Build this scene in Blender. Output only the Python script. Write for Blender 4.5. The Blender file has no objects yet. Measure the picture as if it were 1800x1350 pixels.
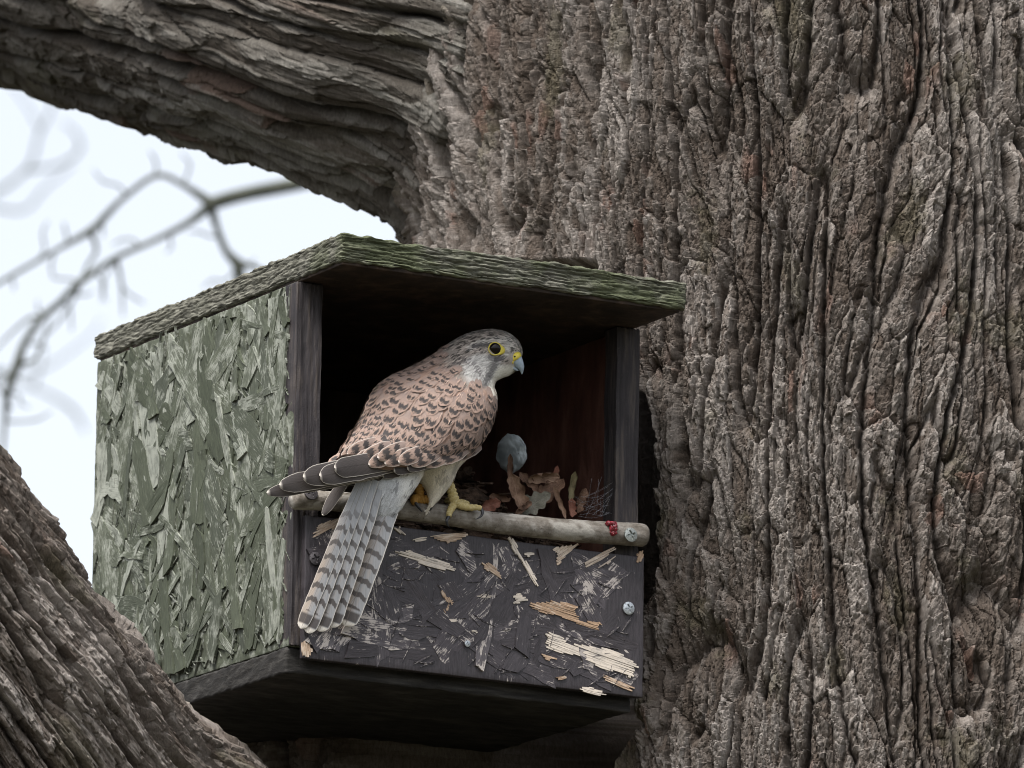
import bpy, math, random
import numpy as np
from mathutils import Vector, Matrix
from mathutils.bvhtree import BVHTree

random.seed(11)
rng = np.random.default_rng(11)

# ------------------------------------------------------------------ camera, sky, sun, exposure
SC = bpy.context.scene
COL = SC.collection
PXM = 0.0006            # metres per photograph pixel at the focus distance
DIST = 9.0              # metres from camera to the nest box
PITCH = 0.2169          # looking up
CAM = np.array([0.0, 0.0, 1.6])
FW = np.array([0.0, math.cos(PITCH), math.sin(PITCH)])
UP = np.array([0.0, -math.sin(PITCH), math.cos(PITCH)])
RT = np.array([1.0, 0.0, 0.0])

cam_data = bpy.data.cameras.new("camera")
cam = bpy.data.objects.new("camera", cam_data)
COL.objects.link(cam)
cam.location = CAM
cam.rotation_euler = (math.pi / 2 + PITCH, 0, 0)
cam_data.sensor_width = 36.0
cam_data.lens = 36.0 * DIST / (1800 * PXM)
cam_data.clip_end = 5000
cam_data.dof.use_dof = True
cam_data.dof.focus_distance = DIST + 0.07
cam_data.dof.aperture_fstop = 11.0
SC.camera = cam

SUN_EL, SUN_AZ = math.radians(62), math.radians(-152)   # azimuth from +Y towards +X; behind the camera, to its left
world = bpy.data.worlds.new("World")
SC.world = world
world.use_nodes = True
wn = world.node_tree
wn.nodes.clear()
w_out = wn.nodes.new("ShaderNodeOutputWorld")
w_bg = wn.nodes.new("ShaderNodeBackground")
w_sky = wn.nodes.new("ShaderNodeTexSky")
w_sky.sky_type = 'NISHITA'
w_sky.sun_disc = False
w_sky.sun_elevation = SUN_EL
w_sky.sun_rotation = SUN_AZ
w_sky.air_density = 1.0
w_sky.dust_density = 4.0
w_hs = wn.nodes.new("ShaderNodeHueSaturation")     # thin overcast: most of the blue is gone
w_hs.inputs["Saturation"].default_value = 0.34
w_bg.inputs["Strength"].default_value = 0.105
wn.links.new(w_sky.outputs[0], w_hs.inputs["Color"])
wn.links.new(w_hs.outputs[0], w_bg.inputs["Color"])
wn.links.new(w_bg.outputs[0], w_out.inputs["Surface"])

sun_data = bpy.data.lights.new("sun", 'SUN')
sun_data.energy = 2.0
sun_data.angle = math.radians(22)
sun_data.color = (1.0, 0.97, 0.93)
sun = bpy.data.objects.new("sun", sun_data)
COL.objects.link(sun)
sdir = Vector((math.sin(SUN_AZ) * math.cos(SUN_EL), math.cos(SUN_AZ) * math.cos(SUN_EL), math.sin(SUN_EL)))
sun.rotation_euler = sdir.to_track_quat('Z', 'Y').to_euler()
sun.location = (-4, -6, 12)

SC.view_settings.view_transform = 'Standard'
SC.view_settings.look = 'None'
SC.view_settings.gamma = 1.0
SC.view_settings.exposure = 1.48
SC.view_settings.use_curve_mapping = False
SC.cycles.use_denoising = True
SC.cycles.max_bounces = 6
SC.cycles.pixel_filter_type = 'BLACKMAN_HARRIS'
SC.cycles.filter_width = 1.0


# ------------------------------------------------------------------ helpers
def P(px, py, d=0.0):
    """a point of the place, given where the photograph shows it and its distance behind the focus plane"""
    k = PXM * (DIST + d) / DIST
    return CAM + FW * (DIST + d) + RT * ((px - 900) * k) - UP * ((py - 675) * k)


def to_px(X):
    d = X - CAM
    z = d @ FW
    k = DIST / z / PXM
    return 900 + (d @ RT) * k, 675 - (d @ UP) * k, z - DIST


def sstep(a, b, x):
    t = np.clip((x - a) / (b - a), 0, 1)
    return t * t * (3 - 2 * t)


def srgb(r, g, b):
    f = lambda c: (c / 255 / 12.92) if c / 255 <= 0.04045 else ((c / 255 + 0.055) / 1.055) ** 2.4
    return (f(r), f(g), f(b))


def _hash(ix, iy, seed):
    h = (ix.astype(np.int64) * 374761393 + iy.astype(np.int64) * 668265263 + seed * 974634777) & 0xFFFFFFFF
    h = ((h ^ (h >> 13)) * 1274126177) & 0xFFFFFFFF
    h = ((h ^ (h >> 16)) * 2246822519) & 0xFFFFFFFF
    return h ^ (h >> 15)


def _rnd(ix, iy, seed):
    return _hash(ix, iy, seed).astype(np.float64) / 4294967295.0


def noise(x, y, seed=0):
    """gradient noise, about -0.7..0.7"""
    x0 = np.floor(x); y0 = np.floor(y)
    fx = x - x0; fy = y - y0
    u = fx * fx * fx * (fx * (fx * 6 - 15) + 10)
    v = fy * fy * fy * (fy * (fy * 6 - 15) + 10)
    out = []
    for dy in (0, 1):
        for dx in (0, 1):
            a = _rnd(x0 + dx, y0 + dy, seed) * (2 * math.pi)
            out.append(np.cos(a) * (fx - dx) + np.sin(a) * (fy - dy))
    return (out[0] * (1 - u) + out[1] * u) * (1 - v) + (out[2] * (1 - u) + out[3] * u) * v


def fbm(x, y, octaves=4, seed=0, gain=0.5):
    s = 0; a = 1.0
    for i in range(octaves):
        s = s + a * noise(x, y, seed + i * 17)
        x = x * 2.03 + 13.7; y = y * 2.03 + 5.1; a *= gain
    return s


def voronoi(x, y, seed=0, jit=0.9):
    """F1, F2-F1, per-cell random, offset from the cell's centre"""
    x0 = np.floor(x); y0 = np.floor(y)
    f1 = np.full(x.shape, 9.0); f2 = np.full(x.shape, 9.0)
    rid = np.zeros(x.shape); ox = np.zeros(x.shape); oy = np.zeros(x.shape)
    for dy in (-1, 0, 1):
        for dx in (-1, 0, 1):
            cx = x0 + dx; cy = y0 + dy
            px = cx + 0.5 + jit * (_rnd(cx, cy, seed) - 0.5)
            py = cy + 0.5 + jit * (_rnd(cx, cy, seed + 1) - 0.5)
            d = np.sqrt((x - px) ** 2 + (y - py) ** 2)
            near = d < f1
            f2 = np.where(near, f1, np.minimum(f2, d))
            rid = np.where(near, _rnd(cx, cy, seed + 2), rid)
            ox = np.where(near, x - px, ox); oy = np.where(near, y - py, oy)
            f1 = np.where(near, d, f1)
    return f1, f2 - f1, rid, ox, oy


def new_mesh(name, verts, quads, cols=None, uvs=None, smooth=True):
    verts = np.ascontiguousarray(verts, dtype=np.float32).reshape(-1, 3)
    quads = np.ascontiguousarray(quads, dtype=np.int32)
    k = quads.shape[1]
    me = bpy.data.meshes.new(name)
    me.vertices.add(len(verts)); me.vertices.foreach_set("co", verts.ravel())
    me.loops.add(quads.size); me.loops.foreach_set("vertex_index", quads.ravel())
    me.polygons.add(len(quads))
    me.polygons.foreach_set("loop_start", np.arange(0, quads.size, k, dtype=np.int32))
    me.polygons.foreach_set("use_smooth", np.full(len(quads), smooth))
    if cols is not None:
        c = np.ones((len(verts), 4), np.float32); c[:, :3] = np.asarray(cols).reshape(-1, 3)
        at = me.color_attributes.new("Col", 'FLOAT_COLOR', 'POINT')
        at.data.foreach_set("color", c.ravel())
    if uvs is not None:
        uv = me.uv_layers.new(name="UVMap")
        u = np.asarray(uvs, np.float32).reshape(-1, 2)[quads.ravel()]
        uv.data.foreach_set("uv", u.ravel())
    me.update(calc_edges=True)
    me.validate()
    return me


def grid_quads(n, m, wrap=False, off=0):
    i = np.arange(n - 1)[:, None]; j = np.arange(m if wrap else m - 1)[None, :]
    a = i * m + j; b = i * m + (j + 1) % m; c = (i + 1) * m + (j + 1) % m; d = (i + 1) * m + j
    return np.stack([a, b, c, d], -1).reshape(-1, 4) + off


def obj(name, me, mat=None, parent=None):
    o = bpy.data.objects.new(name, me)
    COL.objects.link(o)
    if parent is not None:
        o.parent = parent
    if mat is not None and me is not None:
        if not me.materials:
            me.materials.append(mat)
    return o


def tag(o, label, cat=None, group=None, kind=None):
    if label: o["label"] = label
    if cat: o["category"] = cat
    if group: o["group"] = group
    if kind: o["kind"] = kind
    return o


def empty(name, loc, label, cat, group=None):
    o = bpy.data.objects.new(name, None)
    COL.objects.link(o)
    o.location = loc
    o.empty_display_size = 0.1
    return tag(o, label, cat, group)


def soup(parts):
    """join (verts, quads[, cols]) lists into one vertex and one face array"""
    vs, qs, cs, n = [], [], [], 0
    for p in parts:
        v = np.asarray(p[0]).reshape(-1, 3)
        vs.append(v); qs.append(np.asarray(p[1]) + n); n += len(v)
        if len(p) > 2: cs.append(np.asarray(p[2]).reshape(-1, 3))
    return np.concatenate(vs), np.concatenate(qs), (np.concatenate(cs) if cs else None)


def catmull(pts, t):
    pts = np.asarray(pts, float); n = len(pts)
    i = np.clip(np.floor(t).astype(int), 0, n - 2); f = (t - i)[:, None]
    p0 = pts[np.clip(i - 1, 0, n - 1)]; p1 = pts[i]; p2 = pts[i + 1]; p3 = pts[np.clip(i + 2, 0, n - 1)]
    return 0.5 * (2 * p1 + (p2 - p0) * f + (2 * p0 - 5 * p1 + 4 * p2 - p3) * f ** 2 + (3 * p1 - p0 - 3 * p2 + p3) * f ** 3)


def nrm(v):
    return v / np.maximum(np.linalg.norm(v, axis=-1, keepdims=True), 1e-12)


def tube(pts, radii, sides=10, n=None, caps=True):
    """a tapered round tube through points; verts, quads"""
    pts = np.asarray(pts, float); radii = np.asarray(radii, float)
    if n is None: n = len(pts) * 4
    t = np.linspace(0, len(pts) - 1, n)
    c = catmull(pts, t); r = np.interp(t, np.arange(len(radii)), radii)
    tan = nrm(np.gradient(c, axis=0))
    ref = np.array([0.0, 0.0, 1.0]) if abs(tan[0][2]) < 0.9 else np.array([1.0, 0, 0])
    u = np.zeros_like(tan); prev = ref
    for k in range(n):
        w = prev - tan[k] * (prev @ tan[k]); w = w / max(np.linalg.norm(w), 1e-9); u[k] = w; prev = w
    v = np.cross(tan, u)
    a = np.linspace(0, 2 * math.pi, sides, endpoint=False)
    V = c[:, None, :] + r[:, None, None] * (np.cos(a)[None, :, None] * u[:, None, :] + np.sin(a)[None, :, None] * v[:, None, :])
    verts = V.reshape(-1, 3); q = grid_quads(n, sides, True)
    if caps:
        verts = np.concatenate([verts, c[:1] - tan[:1] * r[0] * 0.3, c[-1:] + tan[-1:] * r[-1] * 0.3])
        nb = n * sides; j = np.arange(sides)
        q0 = np.stack([np.full(sides, nb), (j + 1) % sides, j, j], -1)
        q1 = np.stack([np.full(sides, nb + 1), (n - 1) * sides + j, (n - 1) * sides + (j + 1) % sides, (n - 1) * sides + (j + 1) % sides], -1)
        # triangles as degenerate-free quads are not possible: split caps by a collapsed mid ring instead
        verts = np.concatenate([verts[:nb], np.repeat(c[:1] - tan[:1] * r[0] * 0.25, sides, 0) + (V[0] - c[0]) * 0.05,
                                np.repeat(c[-1:] + tan[-1:] * r[-1] * 0.25, sides, 0) + (V[-1] - c[-1]) * 0.05])
        j2 = (j + 1) % sides
        q0 = np.stack([nb + j, nb + j2, j2, j], -1)
        q1 = np.stack([(n - 1) * sides + j, (n - 1) * sides + j2, nb + sides + j2, nb + sides + j], -1)
        q = np.concatenate([q, q0, q1])
    return verts, q


class NT:
    """small node-tree writer"""
    def __init__(self, name, rough=0.8):
        self.m = bpy.data.materials.new(name); self.m.use_nodes = True
        self.t = self.m.node_tree; self.n = self.t.nodes
        self.b = self.n["Principled BSDF"]; self.b.inputs["Roughness"].default_value = rough
        self.b.inputs["Specular IOR Level"].default_value = 0.3

    def link(self, a, b): self.t.links.new(a, b)

    def node(self, kind, ins=None, **kw):
        nd = self.n.new(kind)
        for k, v in kw.items(): setattr(nd, k, v)
        for k, v in (ins or {}).items():
            if hasattr(v, "is_linked") or hasattr(v, "links"): self.link(v, nd.inputs[k])
            else: nd.inputs[k].default_value = v
        return nd

    def coord(self, which="Object", scale=(1, 1, 1), loc=(0, 0, 0)):
        tc = self.n.get("TC") or self.n.new("ShaderNodeTexCoord"); tc.name = "TC"
        mp = self.node("ShaderNodeMapping", {"Scale": scale, "Location": loc}); self.link(tc.outputs[which], mp.inputs["Vector"])
        return mp.outputs[0]

    def tex(self, vec, scale=1, detail=3, rough=0.55, dist=0.0, out="Fac"):
        return self.node("ShaderNodeTexNoise", {"Vector": vec, "Scale": scale, "Detail": detail, "Roughness": rough, "Distortion": dist}).outputs[out]

    def ramp(self, fac, stops, interp='LINEAR'):
        nd = self.node("ShaderNodeValToRGB", {"Fac": fac}); cr = nd.color_ramp; cr.interpolation = interp
        while len(cr.elements) < len(stops): cr.elements.new(0.5)
        for e, (p, c) in zip(cr.elements, stops):
            e.position = p; e.color = (*c, 1) if len(c) == 3 else c
        return nd.outputs["Color"]

    def mix(self, fac, a, b, mode='MIX'):
        nd = self.n.new("ShaderNodeMix"); nd.data_type = 'RGBA'; nd.blend_type = mode
        for s, v in ((nd.inputs[0], fac), (nd.inputs[6], a), (nd.inputs[7], b)):
            if hasattr(v, "links"): self.link(v, s)
            else: s.default_value = (*v, 1) if isinstance(v, tuple) and len(v) == 3 else v
        return nd.outputs[2]

    def math(self, op, a, b=0.0, c=0.0):
        nd = self.n.new("ShaderNodeMath"); nd.operation = op
        for s, v in zip(nd.inputs, (a, b, c)):
            if hasattr(v, "links"): self.link(v, s)
            else: s.default_value = v
        return nd.outputs[0]

    def attr(self, name="Col"):
        return self.node("ShaderNodeAttribute", attribute_name=name).outputs["Color"]

    def rand(self): return self.node("ShaderNodeObjectInfo").outputs["Random"]

    def bump(self, h, strength=0.5, dist=0.002):
        nd = self.node("ShaderNodeBump", {"Height": h, "Strength": strength, "Distance": dist}); self.link(nd.outputs[0], self.b.inputs["Normal"])

    def base(self, c):
        if hasattr(c, "links"): self.link(c, self.b.inputs["Base Color"])
        else: self.b.inputs["Base Color"].default_value = (*c, 1)
        return self.m


# ------------------------------------------------------------------ ground
def mat_ground():
    t = NT("grass_ground", 0.95)
    v = t.coord("Object")
    n = t.tex(v, 0.6, 5); n2 = t.tex(v, 9.0, 4)
    c = t.ramp(n, [(0.3, (0.026, 0.026, 0.014)), (0.6, (0.045, 0.040, 0.025)), (0.75, (0.06, 0.046, 0.032))])
    t.bump(n2, 0.6, 0.05)
    return t.base(t.mix(0.35, c, t.ramp(n2, [(0.3, (0.02, 0.022, 0.01)), (0.7, (0.09, 0.08, 0.045))])))


gx = np.linspace(-1, 1, 41); gx = np.sign(gx) * np.abs(gx) ** 3 * 1500
GX, GY = np.meshgrid(gx, gx)
GZ = fbm(GX / 14, GY / 14, 3, 3) * 0.25 * sstep(1500, 30, np.hypot(GX, GY)) - 0.1
ground = obj("ground", new_mesh("ground", np.stack([GX, GY, GZ], -1), grid_quads(41, 41)), mat_ground())
tag(ground, "grassy ground below the tree", kind="structure")


# ------------------------------------------------------------------ the big tree: bark as real relief
def bark_relief(a, l, seed=0, w=1.0, coarse=1.0, long=1.0, flake=1.0):
    """height (m) and colour of furrowed, flaking bark; a runs across the grain, l along it (metres)"""
    a = a / w; l = l / (w * long)
    wa = a + 0.0075 * fbm(a * 10, l * 3.2, 3, seed + 1) + 0.0028 * fbm(a * 70, l * 40, 2, seed + 2)
    wl = l + 0.03 * fbm(a * 14, l * 8, 2, seed + 3) + 0.004 * noise(a * 90, l * 60, seed + 4)
    n1 = np.abs(noise(wa / 0.046, wl / 0.40, seed + 5))
    n2 = np.abs(noise(wa / 0.028 + 3.3, wl / 0.21, seed + 6) + 0.10)
    deep = np.exp(-(n1 / 0.055) ** 1.4)
    deep2 = np.exp(-(n2 / 0.048) ** 1.4)
    furrow = np.maximum(deep, 0.75 * deep2 * (0.30 + 0.70 * sstep(-0.1, 0.25, noise(a * 9, l * 5, seed + 7))))
    h = -0.0225 * furrow * coarse
    h = h + 0.0075 * np.minimum(n1 / 0.11, 1) * coarse + 0.004 * np.minimum(n2 / 0.10, 1) * coarse
    f1, e1, r1, ox1, oy1 = voronoi(wa / 0.024, wl / 0.110, seed + 20)
    h = h + 0.0085 * (r1 - 0.5) * coarse + 0.006 * oy1 * (r1 - 0.3) + 0.005 * ox1 * (r1 * 2 - 1) - 0.0055 * np.exp(-e1 / 0.06)
    f2, e2, r2, ox2, oy2 = voronoi(wa / 0.0095 + 0.5 * noise(a * 60, l * 30, seed + 31), wl / 0.030, seed + 30)
    h = h + flake * (0.0066 * (r2 - 0.5) + 0.0050 * oy2 * (r2 * 1.6 - 0.3) + 0.0030 * ox2 * (r2 * 2 - 1) - 0.0022 * np.exp(-e2 / 0.05))
    f3, e3, r3, ox3, oy3 = voronoi(wa / 0.0040 + 0.5 * noise(a * 150, l * 70, seed + 41), wl / 0.0115, seed + 40)
    h = h + flake * (0.0040 * (r3 - 0.5) + 0.0030 * oy3 * r3 + 0.0012 * ox3 * (r3 * 2 - 1) - 0.0010 * np.exp(-e3 / 0.07))
    cross = noise(a * 25, l * 260, seed + 50) * sstep(0.1, 0.4, noise(a * 14, l * 6, seed + 51))
    h = h + 0.0005 * cross + 0.0016 * fbm(a * 420, l * 150, 2, seed + 52)
    # colours belong to the plates and flakes themselves, not to their depth
    g = fbm(a * 5, l * 3, 3, seed + 60)
    c = np.zeros(a.shape + (3,))
    tones = np.array([(0.146, 0.125, 0.108), (0.200, 0.180, 0.165), (0.290, 0.275, 0.265), (0.100, 0.083, 0.072), (0.190, 0.140, 0.112)])
    mixv = np.clip(0.45 + 0.60 * (r1 - 0.5) + 0.75 * (r2 - 0.5) + 0.75 * (r3 - 0.5) + 0.5 * g, 0, 1)
    c = tones[3] * (1 - mixv[..., None]) + tones[2] * mixv[..., None]
    c = c * (1 - 0.35) + 0.35 * np.where((r2 > 0.5)[..., None], tones[1], tones[0])
    red = (sstep(0.80, 0.9, r2) * sstep(0.05, 0.35, noise(a * 16 + 9, l * 9, seed + 61)))[..., None]
    c = c * (1 - 0.6 * red) + 0.6 * red * np.array((0.20, 0.115, 0.088))
    pale = (sstep(0.72, 0.9, r1 * 0.5 + r3 * 0.35 + 0.35 * (0.5 + g)) )[..., None]
    c = c * (1 - 0.55 * pale) + 0.55 * pale * np.array((0.42, 0.405, 0.395))
    moss = (sstep(0.22, 0.5, noise(a * 18 + 4, l * 10, seed + 63) + 0.25 * noise(a * 120, l * 90, seed + 64)))[..., None]
    c = c * (1 - 0.35 * moss) + 0.35 * moss * np.array((0.115, 0.115, 0.062))
    return h, c * np.array((0.67, 0.63, 0.59))


def mat_bark():
    t = NT("bark", 0.93)
    v = t.coord("Object")
    n = t.tex(t.coord("Object", (1, 1, .4)), 330, 5, 0.7)
    n2 = t.tex(v, 900, 3, 0.6)
    m = t.ramp(n, [(0.25, (0.55, 0.53, 0.51)), (0.5, (1, 1, 1)), (0.75, (1.5, 1.5, 1.52))])
    c = t.mix(1.0, t.attr(), m, 'MULTIPLY')
    t.b.inputs["Specular IOR Level"].default_value = 0.2
    t.bump(t.math('ADD', n, t.math('MULTIPLY', n2, 0.5)), 0.9, 0.0022)
    return t.base(c)


M_BARK = mat_bark()
TC = P(1505, 675, 0.80); TC[2] = 0.0      # trunk axis stands here
TR = 0.505


def spaced(lo, a, b, hi, fine, growth=1.25):
    mid = list(np.arange(a, b, fine)); s = fine; x = mid[0]
    left = []
    while x > lo:
        s *= growth; x -= s; left.append(max(x, lo))
    s = fine; x = mid[-1]; right = []
    while x < hi:
        s *= growth; x += s; right.append(min(x, hi))
    return np.array(left[::-1] + mid + right)


LIMB = [(P(-900, -670, 2.30), .215), (P(-400, -402, 1.95), .222), (P(0, -214, 1.60), .225), (P(380, -80, 1.20), .221), (P(640, 5, .92), .208),
        (P(900, 90, .84), .21), (P(1250, 300, .84), .23)]


def limb_sdf(X):
    best = np.full(X.shape[:-1], 9.0)
    for (p, r), (q, s) in zip(LIMB[:-1], LIMB[1:]):
        d = q - p; t = np.clip(((X - p) @ d) / (d @ d), 0, 1)
        best = np.minimum(best, np.linalg.norm(X - (p + t[..., None] * d), axis=-1) - (r + t * (s - r)))
    return best


def swell(d, k=0.10):
    return np.where(np.abs(d) < k, k * 0.30 * (1 - np.abs(d) / k) ** 2, 0.0)


zmid = P(900, 675, 0.4)[2]
th = spaced(-math.pi, math.radians(-74), math.radians(25), math.pi, 0.00122 / TR, 1.3)
zz = spaced(-0.15, zmid - 0.47, zmid + 0.50, 7.0, 0.00135, 1.3)
TH, ZZ = np.meshgrid(th, zz)
dirn = np.stack([np.sin(TH), -np.cos(TH), np.zeros_like(TH)], -1)
rad = TR * (1 + 0.55 * np.exp(-ZZ / 0.35) * (0.6 + 0.4 * np.cos(TH * 5)))
rad = rad + 0.29 * np.exp(-((TH + 1.40) / .5) ** 2) * sstep(P(700, 1200, .6)[2], P(700, 1340, .6)[2], ZZ)
rad = rad + 0.022 * fbm(TH * 2.2, ZZ * 1.1, 3, 91)
X0 = TC + dirn * rad[..., None]; X0[..., 2] = ZZ
lsd = limb_sdf(X0)
rad = rad + swell(lsd)
X0 = TC + dirn * rad[..., None]; X0[..., 2] = ZZ
sx, sy, sd = to_px(X0)
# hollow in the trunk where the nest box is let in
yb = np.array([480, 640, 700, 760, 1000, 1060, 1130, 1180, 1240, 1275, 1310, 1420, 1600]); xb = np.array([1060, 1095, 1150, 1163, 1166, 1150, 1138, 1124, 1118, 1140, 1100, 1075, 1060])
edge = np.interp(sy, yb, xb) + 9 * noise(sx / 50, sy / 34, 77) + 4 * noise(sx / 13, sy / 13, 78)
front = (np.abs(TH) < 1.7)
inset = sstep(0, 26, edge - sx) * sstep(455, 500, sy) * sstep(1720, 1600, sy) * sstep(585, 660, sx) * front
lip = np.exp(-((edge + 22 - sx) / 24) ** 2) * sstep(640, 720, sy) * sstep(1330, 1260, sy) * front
hh, cc = bark_relief(TH * TR + 0.05 * fbm(TH * 1.5, ZZ * 1.2, 2, 5), ZZ - 0.35 * (TH + 0.3) * np.exp(-((TH + 0.2) / 0.6) ** 2) * 0.3, 100, w=0.92, coarse=0.80, flake=0.9)
amp = 1.0 - 0.6 * np.exp(-ZZ / 0.4) * 0
ridge_big = 0.010 * fbm(TH * 9, ZZ * 2.2, 2, 55)
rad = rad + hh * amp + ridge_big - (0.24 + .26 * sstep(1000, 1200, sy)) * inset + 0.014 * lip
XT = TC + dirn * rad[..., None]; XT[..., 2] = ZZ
hide = sstep(-0.055, -0.085, lsd)
hollow_shade = (sstep(.5, .9, inset) * .8)[..., None]            # shade inside the hollow is painted into the bark colour
cc = cc * (1 - hollow_shade) + hollow_shade * np.array((.022, .017, .014))
tree = empty("tree", tuple(TC), "massive old tree with deeply furrowed grey-brown bark holding the nest box", "tree")
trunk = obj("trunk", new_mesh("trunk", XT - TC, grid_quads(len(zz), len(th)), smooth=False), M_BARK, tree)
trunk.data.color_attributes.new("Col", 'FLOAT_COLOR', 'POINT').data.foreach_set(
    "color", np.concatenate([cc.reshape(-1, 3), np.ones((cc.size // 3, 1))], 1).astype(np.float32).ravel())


def bark_tube(name, chain, ang0, ang1, fine_a, fine_l, lrange, seed, kw, label=None, smooth_union=False, pale=1.0):
    pts = np.array([c[0] for c in chain]); rr = np.array([c[1] for c in chain])
    tt = np.linspace(0, len(pts) - 1, 400); cl = catmull(pts, tt); L = np.concatenate([[0], np.cumsum(np.linalg.norm(np.diff(cl, axis=0), axis=1))])
    l0, l1 = np.interp(lrange[0], tt, L), np.interp(lrange[1], tt, L)
    ll = spaced(0, l0, l1, L[-1], fine_l, 1.3)
    t = np.interp(ll, L, tt); c = catmull(pts, t); r = np.interp(t, np.arange(len(rr)), rr)
    tan = nrm(np.gradient(c, ll, axis=0))
    u = nrm(-FW - tan * (tan @ -FW)[:, None])             # towards the camera
    v = np.cross(tan, u)
    rm = r.mean()
    an = spaced(-math.pi, ang0, ang1, math.pi, fine_a / rm, 1.3)
    AN, LL = np.meshgrid(an, ll)
    d = np.cos(AN)[..., None] * u[:, None] + np.sin(AN)[..., None] * v[:, None]
    R = r[:, None] * (1 + 0.05 * fbm(AN * 1.3, LL * 4, 2, seed + 9) * 2)
    X = c[:, None] + d * R[..., None]
    if smooth_union:
        R = R + swell(np.hypot(X[..., 0] - TC[0], X[..., 1] - TC[1]) - TR)
    h, col = bark_relief(AN * rm, LL, seed, **kw)
    X = c[:, None] + d * (R + h)[..., None]
    me = new_mesh(name, X - TC, grid_quads(len(ll), len(an)), cols=col * pale, smooth=False)
    return obj(name, me, M_BARK, tree)


bark_tube("limb", LIMB, -2.2, 1.3, 0.0017, 0.0017, (1.9, 5.1), 300, dict(w=1.8, coarse=1.1, long=1.2, flake=.6), smooth_union=True, pale=np.array((.58, .61, .60)))
LOW = [(P(-665, 360, -.16), .15), (P(-405, 700, -.12), .158), (P(-228, 968, -.07), .165), (P(-60, 1208, -.02), .170), (P(140, 1480, .06), .178), (P(460, 1790, .26), .21), (P(1000, 2170, .68), .26)]
low = bark_tube("limb", LOW, -1.5, 1.7, 0.0013, 0.0013, (1.3, 4.35), 500, dict(w=0.85, coarse=0.65, long=1.9, flake=.7))


# ------------------------------------------------------------------ bare trees far behind, against the sky
def mat_twig():
    t = NT("bare_twig", 0.9)
    n = t.tex(t.coord("Object"), 14, 4)
    return t.base(t.ramp(n, [(0.3, (0.045, 0.05, 0.04)), (0.7, (0.085, 0.09, 0.07))]))


M_TWIG = mat_twig()


def branch(name, pts, radii, d, parent, base):
    rb = np.random.default_rng(int(abs(pts[-1][0] * 7 + pts[-1][1])))
    X = [P(x + (rb.normal() * 3 if 0 < i < len(pts) - 1 else 0), y + (rb.normal() * 3 if 0 < i < len(pts) - 1 else 0), d + (q[0] if q else 0)) for i, (x, y, *q) in enumerate(pts)]
    k = PXM * (DIST + d) / DIST
    v, q = tube(X, np.array(radii) * k * .8, 8, len(X) * 5)
    return obj(name, new_mesh(name, v - base, q), M_TWIG, parent)


BD = 7.6
bb = P(1260, 675, BD + 0.6); bb[2] = -0.1
bare = empty("bare_tree", tuple(bb), "blurred bare tree behind the limb, its dark forked branches arching over the sky", "tree")
tv, tq = tube([bb, bb + (0, 0, 2.2), bb + (-.05, .02, 4.2), bb + (.1, .1, 6.5), bb + (.2, 0, 8.5)], [.16, .12, .10, .07, .02], 12, 24)
obj("trunk", new_mesh("trunk", tv - bb, tq), M_TWIG, bare)
for pts, rr in [
    ([(1270, 130, .6), (1000, 190, .4), (760, 262, .2), (560, 308, .1), (430, 338), (372, 358)], [34, 26, 20, 16, 15, 15]),
    ([(372, 358), (322, 326), (272, 310), (218, 350), (180, 382), (158, 409), (95, 444), (30, 480), (-40, 520)], [13, 6, 6, 6, 8, 9, 4.5, 5, 4]),
    ([(372, 358), (335, 387), (270, 424), (205, 457), (142, 500), (110, 528), (72, 562), (42, 600), (34, 640), (16, 690), (10, 740), (4, 800)], [14, 8, 6, 6.5, 8, 8, 8, 8, 11, 9, 5, 3.5]),
    ([(368, 352), (384, 400), (402, 440), (416, 470), (430, 505), (470, 560)], [12, 7, 8, 13, 11, 10]),
    ([(416, 470), (436, 466), (470, 480)], [9, 6, 5]),
    ([(160, 409), (162, 436), (150, 470), (128, 520), (104, 560), (80, 590)], [6, 4, 3.5, 3, 3, 2]),
    ([(205, 457), (213, 500), (216, 556)], [5, 3.5, 1.5]),
    ([(72, 562), (45, 560), (10, 590), (-30, 640)], [5, 4, 3, 2]),
    ([(34, 640), (62, 622), (88, 560)], [6, 4, 2]),
    ([(-20, 660), (10, 690), (20, 720)], [2, 4, 3]),
]:
    branch("branch", pts, rr, BD, bare, bb)

rt_ = np.random.default_rng(8)
for x0, y0, ang in [(270, 312, -.9), (225, 345, -2.3), (180, 382, .9), (120, 430, -2.2), (95, 444, 1.3), (60, 462, -1.0), (30, 480, 1.9), (320, 327, -1.7), (300, 408, 1.2), (245, 437, -2.0), (205, 457, 2.6), (170, 482, 1.1),
                    (142, 500, -2.6), (110, 528, 1.2), (72, 562, -2.8), (42, 600, .4), (30, 650, 2.7), (16, 690, .3), (390, 415, 2.6), (405, 450, .3), (416, 470, 2.2), (10, 740, -.3), (128, 520, .2), (213, 500, .9)]:
    L_ = rt_.uniform(30, 85); pts = [(x0, y0)]; a_ = ang
    for k_ in range(3):
        a_ += rt_.normal() * .35; pts.append((pts[-1][0] + L_ / 3 * math.cos(a_), pts[-1][1] + L_ / 3 * math.sin(a_)))
    branch("twig", pts, [3.0, 2.4, 2.6, 1.2], BD, bare, bb)
FD = 26.0
fb = P(-620, 675, FD); fb[2] = -0.1
far = empty("bare_tree", tuple(fb), "faint far-off bare tree whose pale twigs show near the frame's upper left", "tree")
tv, tq = tube([fb, fb + (.1, 0, 4), fb + (-.1, .1, 8), fb + (.2, .2, 12)], [.28, .22, .15, .03], 12, 20)
obj("trunk", new_mesh("trunk", tv - fb, tq), M_TWIG, far)
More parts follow.
